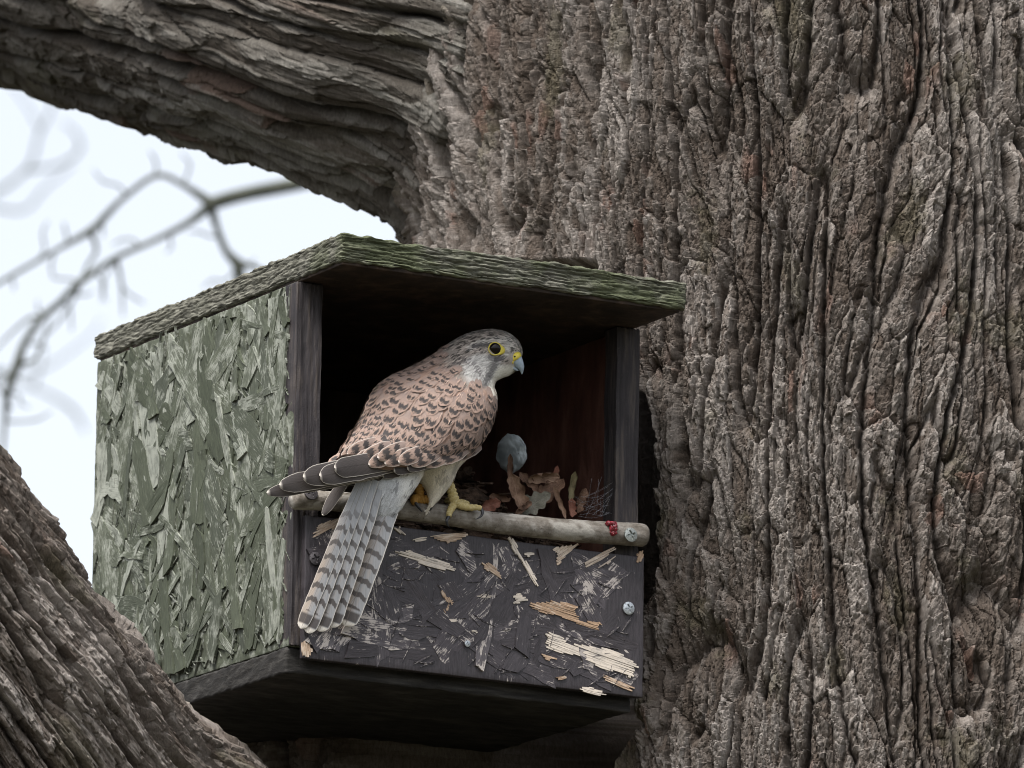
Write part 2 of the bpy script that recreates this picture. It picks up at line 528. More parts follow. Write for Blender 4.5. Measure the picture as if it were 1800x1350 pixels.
for pts, rr in [
    ([(-620, 330), (-300, 320), (-60, 350), (40, 300), (72, 232), (92, 190), (98, 130)], [12, 9, 6, 4, 3.5, 3, 2]),
    ([(40, 300), (110, 290), (140, 262), (132, 235), (110, 215)], [4, 3.5, 4, 3, 2]),
    ([(-60, 350), (30, 372), (80, 330), (128, 290)], [5, 3.5, 3, 2]),
    ([(72, 232), (50, 190), (20, 150)], [3, 2, 1.5]),
    ([(-620, 560), (-300, 600), (-60, 640), (60, 680), (128, 716), (150, 760)], [9, 7, 5, 3, 4.5, 2]),
    ([(60, 680), (70, 620), (60, 570)], [3, 2, 1.5]),
    ([(-60, 640), (60, 650), (150, 600), (180, 560)], [4, 3, 2, 1.5]),
]:
    branch("branch", pts, rr, FD, far, fb)


# ------------------------------------------------------------------ nest box
BTH, BROLL = 0.5114, 0.0146
BW, BD_, BH = 0.4237, 0.470, 0.398        # width, depth, height of the carcass
OV, RTH = 0.102, 0.0297                   # roof overhang and thickness


def rot_about(v, ax, a):
    return v * math.cos(a) + np.cross(ax, v) * math.sin(a) + ax * (ax @ v) * (1 - math.cos(a))


BX = rot_about(np.array([math.cos(BTH), math.sin(BTH), 0]), FW, BROLL)
BY = rot_about(np.array([-math.sin(BTH), math.cos(BTH), 0]), FW, BROLL)
BZ = rot_about(np.array([0, 0, 1.0]), FW, BROLL)
BO = P(508.04, 1135.34, 0)
BM = np.stack([BX, BY, BZ])               # rows: local axes in the world

box = empty("nest_box", (0, 0, 0), "weathered open-fronted wooden nest box with green side and dark front panel on the trunk", "nest box")
box.matrix_world = Matrix((
    (BX[0], BY[0], BZ[0], BO[0]), (BX[1], BY[1], BZ[1], BO[1]), (BX[2], BY[2], BZ[2], BO[2]), (0, 0, 0, 1)))


def b2w(p): return BO + np.asarray(p) @ BM
def w2b(p): return (np.asarray(p) - BO) @ BM.T


def ray_plane(px, py, axis, value):
    """box-local point where the sight line through a pixel meets the plane local[axis] = value"""
    o = w2b(CAM); q = w2b(P(px, py, 0)); d = q - o
    return o + d * ((value - o[axis]) / d[axis])


def board(name, lo, hi, step, mat, parent, disp=None, r=0.003, cols=None, faces="xXyYzZ"):
    """a plank with rounded edges whose faces carry real relief: disp(q, n) -> offset along the outward normal"""
    lo = np.array(lo, float); hi = np.array(hi, float); c = (lo + hi) / 2; hf = (hi - lo) / 2
    vs, qs, n0 = [], [], 0
    ks = [max(2, int(math.ceil((hi[i] - lo[i]) / step[i])) + 1) for i in range(3)]
    def axis_pts(i):
        base = np.linspace(-hf[i], hf[i], ks[i]); e = min(r, hf[i] * 0.6)
        return np.unique(np.concatenate([base, [-hf[i] + e, -hf[i] + e * .4, hf[i] - e * .4, hf[i] - e]]).round(7))
    ax = [axis_pts(i) for i in range(3)]
    for i in range(3):
        j, k = (i + 1) % 3, (i + 2) % 3
        A, B = np.meshgrid(ax[j], ax[k], indexing='ij')
        for s in (-1, 1):
            q = np.zeros(A.shape + (3,)); q[..., i] = s * hf[i]; q[..., j] = A; q[..., k] = B
            g = grid_quads(A.shape[0], A.shape[1], False, n0)
            if s < 0: g = g[:, ::-1]
            vs.append(q.reshape(-1, 3)); qs.append(g); n0 += A.size
    q = np.concatenate(vs); qs = np.concatenate(qs)
    key = np.round(q * 1e6).astype(np.int64); _, first, inv = np.unique(key, axis=0, return_index=True, return_inverse=True)
    q = q[first]; qs = inv.reshape(-1)[qs]
    rr = np.minimum(r, hf * 0.6)
    inner = np.clip(q, -(hf - rr), hf - rr)
    dv = q - inner
    n = nrm(dv / rr)
    p = inner + n * rr * np.minimum(np.linalg.norm(dv / rr, axis=1), 1.0)[:, None]
    if disp is not None:
        p = p + n * disp(p + c, n)[:, None]
    me = new_mesh(name, p + c, qs, cols=None if cols is None else cols(p + c, n))
    return obj(name, me, mat, parent)


# ---- materials of the box
def mat_weathered(name, dark, mid, light, grain=(60, 8, 260), rough=0.9, moss=None, bump=0.7):
    t = NT(name, rough)
    v = t.coord("Object", grain)
    n = t.tex(v, 1.0, 6, 0.62, 0.3)
    w = t.tex(t.coord("Object"), 16, 4, 0.6)
    c = t.ramp(n, [(0.30, dark), (0.5, mid), (0.72, light)])
    if moss:
        c = t.mix(t.math('MULTIPLY', t.ramp(w, [(0.40, (0, 0, 0)), (0.60, (.85, .85, .85))]), t.ramp(t.node("ShaderNodeSeparateXYZ", {0: t.coord("Object", (1, 4, 1), (0, .5, 0))}).outputs[1], [(.12, (1, 1, 1)), (.55, (.12, .12, .12))])), c, t.ramp(n, [(0.3, moss[0]), (0.7, moss[1])]))
    sp = t.tex(t.coord("Object"), 520, 2, 0.5)
    c = t.mix(t.ramp(sp, [(0.66, (0, 0, 0)), (0.74, (.5, .5, .5))]), c, light)
    t.bump(t.math('ADD', n, t.math('MULTIPLY', sp, .3)), bump, 0.0016)
    return t.base(c)


M_ROOF = mat_weathered("mossy_plank", (0.036, 0.035, 0.028), (0.105, 0.102, 0.083), (0.25, 0.245, 0.205), (14, 60, 330), moss=((0.035, 0.044, 0.020), (0.10, 0.112, 0.058)))
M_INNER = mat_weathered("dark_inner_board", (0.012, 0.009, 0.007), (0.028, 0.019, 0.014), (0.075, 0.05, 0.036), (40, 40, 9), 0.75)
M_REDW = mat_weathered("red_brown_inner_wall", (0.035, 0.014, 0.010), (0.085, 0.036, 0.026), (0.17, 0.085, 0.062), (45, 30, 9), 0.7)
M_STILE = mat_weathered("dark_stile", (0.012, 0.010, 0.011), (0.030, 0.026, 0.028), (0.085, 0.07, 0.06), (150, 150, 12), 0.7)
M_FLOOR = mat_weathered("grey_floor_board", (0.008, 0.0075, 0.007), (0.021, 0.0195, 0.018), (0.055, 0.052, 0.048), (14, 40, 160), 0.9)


def mat_strand(name, ramp_stops, pale, scuff=(0.58, 0.70), rough=0.75, grain=420):
    """paint on a wood strand: tone by strand, fine scratches along it, scuffed pale wood"""
    t = NT(name, rough)
    tc = t.node("ShaderNodeTexCoord"); oi = t.node("ShaderNodeObjectInfo")
    off = t.node("ShaderNodeVectorMath", {0: tc.outputs["Object"]}, operation='ADD')
    sc = t.node("ShaderNodeVectorMath", {0: (31.0, 17.0, 5.0)}, operation='SCALE'); t.link(oi.outputs["Random"], sc.inputs["Scale"])
    t.link(sc.outputs[0], off.inputs[1])
    mp = t.node("ShaderNodeMapping", {"Vector": off.outputs[0], "Scale": (9, 1, 1)})     # x across the strand, y along it
    fib = t.tex(mp.outputs[0], grain / 6, 5, 0.7)
    blot = t.tex(off.outputs[0], 60, 4, 0.65)
    c = t.ramp(oi.outputs["Random"], ramp_stops)
    c = t.mix(1.0, c, t.ramp(fib, [(0.28, (.55, .54, .53)), (0.5, (1, 1, 1)), (0.72, (1.4, 1.4, 1.4))]), 'MULTIPLY')
    lim = t.math('ADD', t.math('MULTIPLY', blot, .75), t.math('MULTIPLY', fib, 0.80))
    rr = t.math('ADD', lim, t.math('MULTIPLY', t.math('SUBTRACT', oi.outputs["Random"], 0.5), 0.26))
    scuffm = t.ramp(rr, [(scuff[0] + .27, (0, 0, 0)), (scuff[1] + .27, (1, 1, 1))])
    c = t.mix(scuffm, c, pale)
    t.bump(t.math('ADD', fib, t.math('MULTIPLY', blot, .6)), 0.55, 0.0009)
    return t.base(c)


M_GREEN = mat_strand("green_painted_strand", [(0.0, (0.039, 0.046, 0.029)), (0.25, (0.060, 0.069, 0.046)), (0.5, (0.048, 0.055, 0.040)), (0.7, (0.072, 0.081, 0.056)), (0.88, (0.090, 0.10, 0.076)), (1.0, (0.165, 0.177, 0.15))], (0.24, 0.252, 0.215), (0.53, 0.70))
M_DARK = mat_strand("dark_painted_strand", [(0.0, (0.032, 0.028, 0.031)), (0.4, (0.050, 0.044, 0.048)), (0.8, (0.066, 0.058, 0.064)), (1.0, (0.092, 0.082, 0.087))], (0.40, 0.36, 0.33), (0.62, 0.665), 0.42)
M_BARE = mat_strand("bare_torn_strand", [(0.0, (0.34, 0.23, 0.15)), (0.35, (0.40, 0.30, 0.22)), (0.7, (0.40, 0.36, 0.32)), (1.0, (0.46, 0.42, 0.37))], (0.60, 0.53, 0.45), (0.44, 0.66), 0.85)


def fissures(q, seed, ax, tx, freq=(18, 260)):
    a = q[:, ax]; b = q[:, tx]
    w = b + 0.003 * fbm(a * 22, b * 60, 3, seed)
    n = np.abs(noise(a * freq[0], w * freq[1], seed + 3)); m = np.abs(noise(a * freq[0] * 2 + 5, w * freq[1] * 2.1, seed + 4))
    return -0.0034 * np.exp(-(n / .09) ** 1.2) - 0.0016 * np.exp(-(m / .1) ** 1.2) + 0.0030 * noise(a * 9, w * 130, seed + 5)


def roof_disp(q, n):
    f = fissures(q, 700, 0, 2) * np.abs(n[:, 1]) + fissures(q + q[:, [1, 0, 2]] * .01, 720, 1, 2, (30, 210)) * np.abs(n[:, 0]) * .5
    top = (0.0022 * fbm(q[:, 0] * 60, q[:, 1] * 60, 4, 733) - 0.002 * np.abs(noise(q[:, 0] * 20, q[:, 1] * 160, 735))) * np.abs(n[:, 2])
    chew = 0.005 * fbm(q[:, 0] * 45 + q[:, 1] * 60, q[:, 2] * 8, 4, 741) * (np.abs(n[:, 2]) > .25) * (np.abs(n[:, 2]) < .99)
    lumps = 0.0035 * fbm(q[:, 0] * 16 + 3 * q[:, 1], q[:, 1] * 16 + q[:, 2] * 40, 3, 751)
    return f + top + .5 * chew + .6 * lumps


roof = board("roof", (-0.0008, -OV, BH), (BW + 0.0, BD_ + 0.012, BH + RTH), (0.0018, 0.0022, 0.0009), M_ROOF, box, roof_disp, 0.004)

board("soffit_shade", (0.004, -OV + 0.006, BH - 0.0030), (BW - .006, BD_, BH + .004), (0.01, 0.01, 0.01), M_INNER, roof, None, 0.001)  # thin dark sheet added under the roof, standing in for the shade there
small = lambda sd, amp=0.0008: (lambda q, n: amp * fbm((q[:, 0] + q[:, 1]) * 50, q[:, 2] * 50 + q[:, 1] * 31, 3, sd))
T = 0.016
side = board("side_panel", (0, 0, 0), (T, BD_, BH - 0.0035), (0.02, 0.006, 0.006), M_GREEN, box, small(801), 0.0012)
side["label"] = "green-painted strand-board side panel with flaking chips"
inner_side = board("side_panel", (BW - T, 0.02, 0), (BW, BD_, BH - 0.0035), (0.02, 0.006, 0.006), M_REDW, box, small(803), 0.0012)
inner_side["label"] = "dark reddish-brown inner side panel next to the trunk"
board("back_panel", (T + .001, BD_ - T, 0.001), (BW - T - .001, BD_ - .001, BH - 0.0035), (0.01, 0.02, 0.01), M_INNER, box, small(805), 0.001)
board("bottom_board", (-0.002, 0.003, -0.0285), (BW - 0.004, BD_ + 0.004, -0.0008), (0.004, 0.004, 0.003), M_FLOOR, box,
      lambda q, n: 0.0012 * fbm(q[:, 0] * 30, q[:, 1] * 90 + q[:, 2] * 80, 4, 811) + 0.0016 * noise(q[:, 0] * 60, q[:, 2] * 200 + q[:, 1] * 60, 812), 0.003)


def stile(x0, x1, sd):
    return board("stile", (x0, -0.004, 0.0), (x1, 0.024, BH - 0.0035), (0.0016, 0.006, 0.004), M_STILE, box,
                 lambda q, n: -0.0016 * np.exp(-(np.abs(noise(q[:, 0] * 150 + 0.5 * noise(q[:, 2] * 12, q[:, 2] * 3, sd), q[:, 2] * 7, sd + 1)) / .12)) + 0.0007 * fbm(q[:, 0] * 200, q[:, 2] * 60, 2, sd + 2), 0.0015)


stile(-0.001, 0.031, 821); stile(BW - 0.031, BW - .0015, 831)

# front panel (the lower half of the opening is boarded)
PZ0, PZT = -0.0141, 0.140
FPY = -0.0135
front_p = board("front_panel", (0.010, FPY, PZ0), (BW + 0.001, -0.0045, PZT), (0.006, 0.02, 0.006), M_DARK, box, small(841, .0006), 0.0012)
front_p["label"] = "dark brown painted front panel with torn patches of bare wood"


def strand_mesh(seed, L, W, bend=0.0, thick=0.0012):
    """a single wood strand: a thin curved sliver with split, slanting ends; x across, y along, z out"""
    r = np.random.default_rng(seed)
    n, m = 9, 4
    v = np.linspace(-.5, .5, n); u = np.linspace(-.5, .5, m)
    V, U = np.meshgrid(v, u, indexing='ij')
    slant = r.uniform(-.6, .6); slant2 = r.uniform(-.6, .6); tp = r.uniform(.35, 1.0, 2)
    w = W * np.interp(V, [-.5, -.3, .3, .5], [tp[0], 1, 1, tp[1]]) * (1 + .12 * r.normal(size=(n, 1)))
    X = U * w + bend * W * (V * 2) ** 2
    Y = V * L + np.where(V < 0, slant, slant2) * U * W * np.abs(V * 2) ** 3 + r.normal(size=(n, m)) * L * .012 * (np.abs(V) > .49)
    curl = r.uniform(-.002, .003)
    Z = thick + curl * (V * 2) ** 2 * (np.sign(V) == np.sign(r.uniform(-1, 1))) + r.normal(size=(n, m)) * .00018 + U * r.uniform(-.0012, .0012)
    top = np.stack([X, Y, Z], -1).reshape(-1, 3)
    loop = [(i, 0) for i in range(n)] + [(n - 1, j) for j in range(1, m)] + [(i, m - 1) for i in range(n - 2, -1, -1)] + [(0, j) for j in range(m - 2, 0, -1)]
    idx = np.array([i * m + j for i, j in loop]); k = len(idx)
    low = top[idx].copy(); low[:, 2] -= 0.003
    q = grid_quads(n, m)[:, ::-1]
    j = np.arange(k); sk = np.stack([idx[j], idx[(j + 1) % k], n * m + (j + 1) % k, n * m + j], -1)
    return new_mesh("strand", np.concatenate([top, low]), np.concatenate([q, sk]), smooth=False)


def basis_obj(o, pos, ex, ey, ez):
    o.matrix_local = Matrix(((ex[0], ey[0], ez[0], pos[0]), (ex[1], ey[1], ez[1], pos[1]), (ex[2], ey[2], ez[2], pos[2]), (0, 0, 0, 1)))


def lay_strand(me, mat, parent, pos, ang, normal, tilt=0.0, scale=(1, 1)):
    """ang: direction of the strand in the panel plane, measured from 'up'"""
    nrmv = np.array(normal, float); up = np.array([0, 0, 1.0]); si = np.cross(up, nrmv)
    ey = up * math.cos(ang) + si * math.sin(ang); ex = np.cross(ey, nrmv)
    ez = nrm(nrmv + ex * tilt); ex = np.cross(ey, ez)
    o = obj("strand", me, mat, parent)
    basis_obj(o, pos, ex * scale[0], ey * scale[1], ez)
    return o


S_MESH = []
for i in range(46):
    L = random.choice([.04, .055, .07, .09, .11, .14]); W = random.choice([.008, .012, .016, .021, .027, .034])
    S_MESH.append((strand_mesh(900 + i, L, min(W, L * .45), random.uniform(-.4, .4), random.uniform(.0008, .0016)), L, W))
G_MESH = [(m.copy(), L, W) for m, L, W in S_MESH]
for m, _, _ in G_MESH: m.materials.append(M_GREEN)
D_MESH = [(m.copy(), L, W) for m, L, W in S_MESH]
for m, _, _ in D_MESH: m.materials.append(M_DARK)


def clip_in(y, z, ang, L, W, y0, y1, z0, z1):
    hy = abs(math.sin(ang)) * L / 2 + abs(math.cos(ang)) * W / 2; hz = abs(math.cos(ang)) * L / 2 + abs(math.sin(ang)) * W / 2
    return (min(max(y, y0 + hy), y1 - hy), min(max(z, z0 + hz), z1 - hz))


# green side: outer face is local x = 0, looking towards -x
cnt = 0
for gz in range(17):
    for gy in range(17):
        y = (gy + .5 + random.uniform(-.5, .5)) / 17 * BD_; z = (gz + .5 + random.uniform(-.5, .5)) / 17 * BH
        me, L, W = random.choice(G_MESH)
        ang = random.gauss(-0.25, 0.55) if random.random() < .72 else random.uniform(-1.6, 1.6)
        y, z = clip_in(y, z, ang, L, W, .010, BD_ - .008, .008, BH - .012)
        lay_strand(me, M_GREEN, side, (-random.uniform(.0002, .0022), y, z), ang, (-1, 0, 0), random.uniform(-.06, .06))
        cnt += 1


def slivers(n, face, mat, parent, seed, mean, spread, lmax):
    """the finer splinters between the strands, too many to count"""
    r = np.random.default_rng(seed); parts = []
    for i in range(n):
        L = r.uniform(.008, lmax); W = r.uniform(.0007, .0026); a = r.normal(mean, spread)
        if face == 'side':
            o = np.array([-.0008, r.uniform(.01, BD_ - .01), r.uniform(.012, BH - .012)]); N = np.array([-1.0, 0, 0])
        else:
            o = np.array([r.uniform(.02, BW - .01), FPY - .0004, r.uniform(PZ0 + .008, PZT - .01)]); N = np.array([0, -1.0, 0])
        up = np.array([0, 0, 1.0]); si = np.cross(up, N); ey = up * math.cos(a) + si * math.sin(a); ex = np.cross(ey, N)
        z0, z1 = r.uniform(.0006, .0026, 2) if face == 'side' else r.uniform(.0003, .0016, 2)
        b = r.normal() * .25 * W
        pts = [o - ey * L / 2 + N * z0, o + ex * (W / 2 + b) + N * (z0 + z1) / 2, o + ey * L / 2 + N * z1, o - ex * (W / 2 - b) + N * ((z0 + z1) / 2 - .0004)]
        low = [p - N * .003 for p in pts]
        parts.append((np.array(pts + low), np.array([[0, 1, 2, 3], [0, 4, 5, 1], [1, 5, 6, 2], [2, 6, 7, 3], [3, 7, 4, 0]])))
    v, q, _ = soup(parts)
    o = obj("splinters", new_mesh("splinters", v, q, smooth=False), mat, parent); o["kind"] = "stuff"
    return o


def mat_splinter(name, a, b, c_):
    t = NT(name, .8)
    v = t.coord("Object")
    n = t.tex(v, 45, 3); m = t.tex(v, 260, 3)
    t.bump(m, .4, .001)
    return t.base(t.mix(t.ramp(m, [(.5, (0, 0, 0)), (.68, (1, 1, 1))]), t.ramp(n, [(.35, a), (.6, b)]), c_))


slivers(700, 'side', mat_splinter("green_splinter", (.05, .056, .04), (.09, .097, .075), (.23, .24, .215)), side, 31, -.25, .5, .04)
slivers(110, 'front', mat_splinter("dark_splinter", (.028, .025, .028), (.05, .045, .05), (.30, .27, .25)), front_p, 33, 1.2, .6, .035)

# dark front: local y = FPY, looking towards -y
for gz in range(6):
    for gx_ in range(12):
        x = .012 + (gx_ + .5 + random.uniform(-.5, .5)) / 12 * (BW - .014); z = PZ0 + (gz + .5 + random.uniform(-.5, .5)) / 6 * (PZT - PZ0)
        me, L, W = random.choice([g for g in D_MESH if g[2] > .014 and g[1] > .06])
        ang = random.choice([random.gauss(1.75, .25), random.gauss(1.0, .3), random.gauss(2.3, .3), random.uniform(0, 3.1)])
        x, z = clip_in(x, z, ang, L, W, .016, BW - .005, PZ0 + .006, PZT - .004)
        lay_strand(me, M_DARK, front_p, (x, FPY + random.uniform(.0006, .0016), z), ang, (0, -1, 0), random.uniform(-.022, .022))


def ragged_patch(pts, seed):
    """a torn strand of bare wood on the front panel: parallel fibres that fill an outline and fray at its ends"""
    r = np.random.default_rng(seed)
    loc = np.array([ray_plane(x, y, 1, FPY - .002) for x, y in pts])[:, [0, 2]]
    c = loc.mean(0); d = loc - c
    ev = np.linalg.eigh(d.T @ d)[1][:, 1]
    if ev[1] < 0: ev = -ev
    R = np.array([[ev[1], ev[0]], [-ev[0], ev[1]]])     # columns: local x (across) and y (along the grain) in panel (x, z)
    poly = d @ R
    parts = []; x = poly[:, 0].min() + .0002
    while x < poly[:, 0].max():
        w = r.uniform(.0010, .0030); xm = x + w / 2; ys = []
        for a_, b_ in zip(poly, np.roll(poly, -1, 0)):
            if (a_[0] - xm) * (b_[0] - xm) < 0: ys.append(a_[1] + (b_[1] - a_[1]) * (xm - a_[0]) / (b_[0] - a_[0]))
        ys.sort()
        for y0, y1 in zip(ys[0::2], ys[1::2]):
            y0 += r.normal() * .0016; y1 += r.normal() * .0016
            if y1 - y0 < .0015: continue
            h = r.uniform(.0003, .0007); h2 = h + r.normal() * .0002; k = 4; yy = np.linspace(y0, y1, k)
            ww = w * np.array([.7, 1.1, 1.1, .7]) * r.uniform(.9, 1.05); off = r.normal(0, .0002, k)
            zt = np.linspace(h, h2, k) + np.abs(r.normal(0, .0002, k))
            tl_ = np.stack([xm - ww / 2 + off, yy, zt], -1); tr_ = np.stack([xm + ww / 2 + off, yy, zt - r.uniform(0, .0003)], -1)
            bl = tl_ - [0, 0, .0022]; br = tr_ - [0, 0, .0022]
            V_ = np.stack([bl, tl_, tr_, br], 1).reshape(-1, 3)
            parts.append((V_, grid_quads(k, 4)))
        x += w * .97
    if not parts: return None
    V_, q, _ = soup(parts)
    o = obj("torn_strand", new_mesh("torn_strand", V_, q[:, ::-1], smooth=False), M_BARE, front_p)
    ex = np.array([R[0, 0], 0, R[1, 0]]); ey = np.array([R[0, 1], 0, R[1, 1]])
    basis_obj(o, (c[0], FPY - 0.0010, c[1]), ex, ey, np.array([0, -1.0, 0]))
    return o


def fpx(x, y): return (480 + x / 2.647, 850 + y / 2.647)     # measured on an enlargement of the panel


for i, pts in enumerate([
    [(185, 250), (215, 190), (340, 150), (300, 205), (250, 215), (205, 240)],
    [(580, 318), (640, 312), (720, 345), (830, 372), (845, 405), (770, 398), (690, 368), (590, 335)],
    [(972, 368), (1010, 372), (1050, 405), (1060, 445), (1020, 415), (978, 392)],
    [(1095, 250), (1120, 255), (1150, 322), (1185, 372), (1225, 440), (1245, 490), (1228, 478), (1195, 430), (1160, 360), (1120, 310)],
    [(1115, 520), (1150, 510), (1190, 535), (1130, 560)],
    [(1185, 560), (1260, 550), (1360, 548), (1410, 565), (1405, 600), (1440, 640), (1500, 645), (1535, 640), (1510, 680), (1470, 670), (1390, 640), (1320, 610), (1250, 600)],
    [(1280, 690), (1330, 705), (1380, 745), (1490, 755), (1600, 780), (1690, 835), (1675, 905), (1600, 875), (1520, 855), (1430, 800), (1330, 785), (1270, 760)],
    [(1540, 890), (1600, 910), (1680, 950), (1670, 965), (1590, 935), (1540, 910)],
    [(1420, 950), (1490, 948), (1560, 985), (1520, 985), (1440, 970)],
    [(1450, 365), (1500, 340), (1570, 302), (1600, 300), (1560, 335), (1500, 365), (1460, 385)],
    [(1695, 330), (1720, 315), (1728, 350), (1700, 375)],
    [(765, 490), (790, 500), (815, 530), (850, 560), (815, 580), (792, 605), (805, 575), (830, 560), (795, 530)],
    [(955, 522), (985, 514), (1015, 520), (1005, 532), (975, 530)],
    [(1170, 325), (1200, 320), (1222, 328), (1190, 340)],
    [(1295, 915), (1340, 895), (1385, 890), (1350, 910)],
    [(805, 632), (840, 628), (860, 640), (825, 645)],
    [(935, 685), (960, 680), (955, 695)],
    [(740, 245), (800, 238), (900, 225), (895, 248), (820, 275), (770, 262)],
    [(560, 205), (590, 200), (612, 235), (600, 240)],
    [(640, 265), (690, 250), (730, 252), (680, 268)],
    [(135, 740), (160, 735), (185, 775), (165, 815), (140, 800)],
    [(1250, 790), (1275, 800), (1320, 812), (1280, 822)],
    [(1300, 300), (1420, 280), (1350, 350), (1325, 380)],
    [(1500, 400), (1600, 330), (1560, 372)],
]):
    ragged_patch([fpx(*p) for p in pts], 600 + i)


# ---- screws
def mat_metal(name, c, rough=.45):
    t = NT(name, rough); t.b.inputs["Metallic"].default_value = .85
    n = t.tex(t.coord("Object"), 500, 3)
    t.bump(n, .3, .0004)
    return t.base(t.mix(t.ramp(n, [(.5, (0, 0, 0)), (.7, (1, 1, 1))]), c, tuple(x * .45 for x in c)))


M_ZINC = mat_metal("zinc_screw", (.50, .53, .55)); M_DULL = mat_metal("painted_screw", (.13, .12, .125), .6); M_PLATE = mat_metal("weathered_screw", (.34, .36, .34), .55)


def screw_mesh(r):
    """countersunk head: domed rim and a real cross-shaped recess"""
    n, rings = 48, [1.0, .96, .85, .70, .55, .42, .30, .18, .06]
    a = np.linspace(0, 2 * math.pi, n, endpoint=False); V = []
    for k, f in enumerate([1.0] + rings):
        z = -.0012 if k == 0 else .0010 * (1 - f * f) + .0004
        x = f * np.cos(a); y = f * np.sin(a)
        slot = ((np.abs(x) < .13) & (np.abs(y) < .62)) | ((np.abs(y) < .13) & (np.abs(x) < .62))
        zz_ = np.where(slot & (k > 0), z - .0016, z)
        V.append(np.stack([x * r, y * r, zz_], -1))
    V = np.concatenate(V)
    return new_mesh("screw", V, grid_quads(len(rings) + 1, n, True), smooth=False)


SCREW = screw_mesh(.0062)


def screw(parent, pos, mat, scale=1.0, normal=(0, -1, 0), spin=.4):
    me = SCREW.copy(); o = obj("screw", me, mat, parent)
    N = np.array(normal, float); up = np.array([0, 0, 1.0]); ex = nrm(np.cross(up, N)); ey = np.cross(N, ex)
    e1 = ex * math.cos(spin) + ey * math.sin(spin); e2 = np.cross(N, e1)
    basis_obj(o, pos, e1 * scale, e2 * scale, N * scale)
    return o


p = ray_plane(*fpx(1655, 580), 1, FPY - .003); screw(front_p, p, M_ZINC, 1.12)
p = ray_plane(*fpx(197, 348), 1, FPY - .003); screw(front_p, p, M_DULL, 1.1)
p = ray_plane(*fpx(905, 745), 1, FPY - .003); screw(front_p, p, M_ZINC, .55)

# ---- perch: a peeled branch screwed across the opening
E_L = ray_plane(514, 877, 1, -.018); E_R = ray_plane(1133, 944, 1, -.018)


def mat_perch():
    t = NT("perch_bark", .7)
    v = t.coord("Object", (4, 60, 60)); n = t.tex(v, 6, 5, .6)
    b = t.tex(t.coord("Object"), 70, 4, .6); sp = t.tex(t.coord("Object"), 330, 2)
    c = t.ramp(b, [(.3, (.10, .085, .068)), (.5, (.185, .165, .142)), (.68, (.28, .262, .238))])
    c = t.mix(1, c, t.ramp(n, [(.3, (.75, .74, .72)), (.7, (1.2, 1.2, 1.2))]), 'MULTIPLY')
    c = t.mix(t.ramp(sp, [(.64, (0, 0, 0)), (.72, (.7, .7, .7))]), c, (.06, .05, .035))
    pt = t.tex(t.coord('Object', (1, 2, 2)), 17, 3, .5)
    c = t.mix(t.ramp(pt, [(.60, (0, 0, 0)), (.64, (.8, .8, .8))]), c, (.34, .32, .285))
    t.bump(t.math('ADD', b, sp), .5, .0012)
    return t.base(c)


M_PERCH = mat_perch()
n_l, n_a = 150, 40
tl = np.linspace(0, 1, n_l)
rad_p = np.interp(tl, [0, .1, .3, .7, 1], [.0111, .0104, .0109, .0116, .0126]) * (1 + .03 * noise(tl * 9, tl * 0 + 2, 5))
rad_p[0] *= .86; rad_p[-1] *= .88
ctr_p = E_L[None] + (E_R - E_L)[None] * tl[:, None]
ctr_p[:, 2] += .0025 * np.sin(tl * 7) + .002 * noise(tl * 5, tl * 0, 8)
an_p = np.linspace(0, 2 * math.pi, n_a, endpoint=False)
axp = nrm(E_R - E_L); up_p = nrm(np.array([0, 0, 1.0]) - axp * axp[2]); bk_p = np.cross(axp, up_p)
AA, LLp = np.meshgrid(an_p, tl)
rel = .0006 * fbm(np.cos(AA) * 3 + LLp * 40, np.sin(AA) * 3, 3, 12) - .0022 * np.exp(-((AA - 1.15 - .3 * noise(LLp * 14, LLp * 0, 6)) / .05) ** 2) * sstep(.16, .05, LLp) 
Vp = ctr_p[:, None] + (rad_p[:, None] + rel)[..., None] * (np.cos(AA)[..., None] * up_p - np.sin(AA)[..., None] * bk_p)
vp = Vp.reshape(-1, 3)
capl = ctr_p[0] + (Vp[0] - ctr_p[0]) * .03 - axp * .001; capr = ctr_p[-1] + (Vp[-1] - ctr_p[-1]) * .03 + axp * .0012
jj = np.arange(n_a); j2 = (jj + 1) % n_a; nb = n_l * n_a
perch = obj("perch", new_mesh("perch", np.concatenate([vp, capl, capr]),
            np.concatenate([grid_quads(n_l, n_a, True), np.stack([nb + jj, nb + j2, j2, jj], -1),
                            np.stack([(n_l - 1) * n_a + jj, (n_l - 1) * n_a + j2, nb + n_a + j2, nb + n_a + jj], -1)])), M_PERCH, box)
perch["label"] = "pale round branch perch screwed across the opening"
p = ray_plane(547, 866, 1, -.0295); screw(perch, p, M_DULL, 1.25, nrm(np.array([0, -1, .25])))
p = ray_plane(1109, 940, 1, -.0318); screw(perch, p, M_PLATE, 1.25, (0, -1, .05))


# ------------------------------------------------------------------ kestrel
def perch_depth(px):
    a = to_px(b2w(E_L)); b = to_px(b2w(E_R))
    return a[2] + (px - a[0]) / (b[0] - a[0]) * (b[2] - a[2])


K0 = P(770, 888, perch_depth(770))
kes = empty("kestrel", tuple(K0), "kestrel with spotted rufous back and barred grey tail standing on the perch", "bird")


def Bp(px, py, off=0.0, dpx=None):
    return P(px, py, perch_depth(px if dpx is None else dpx) + off)


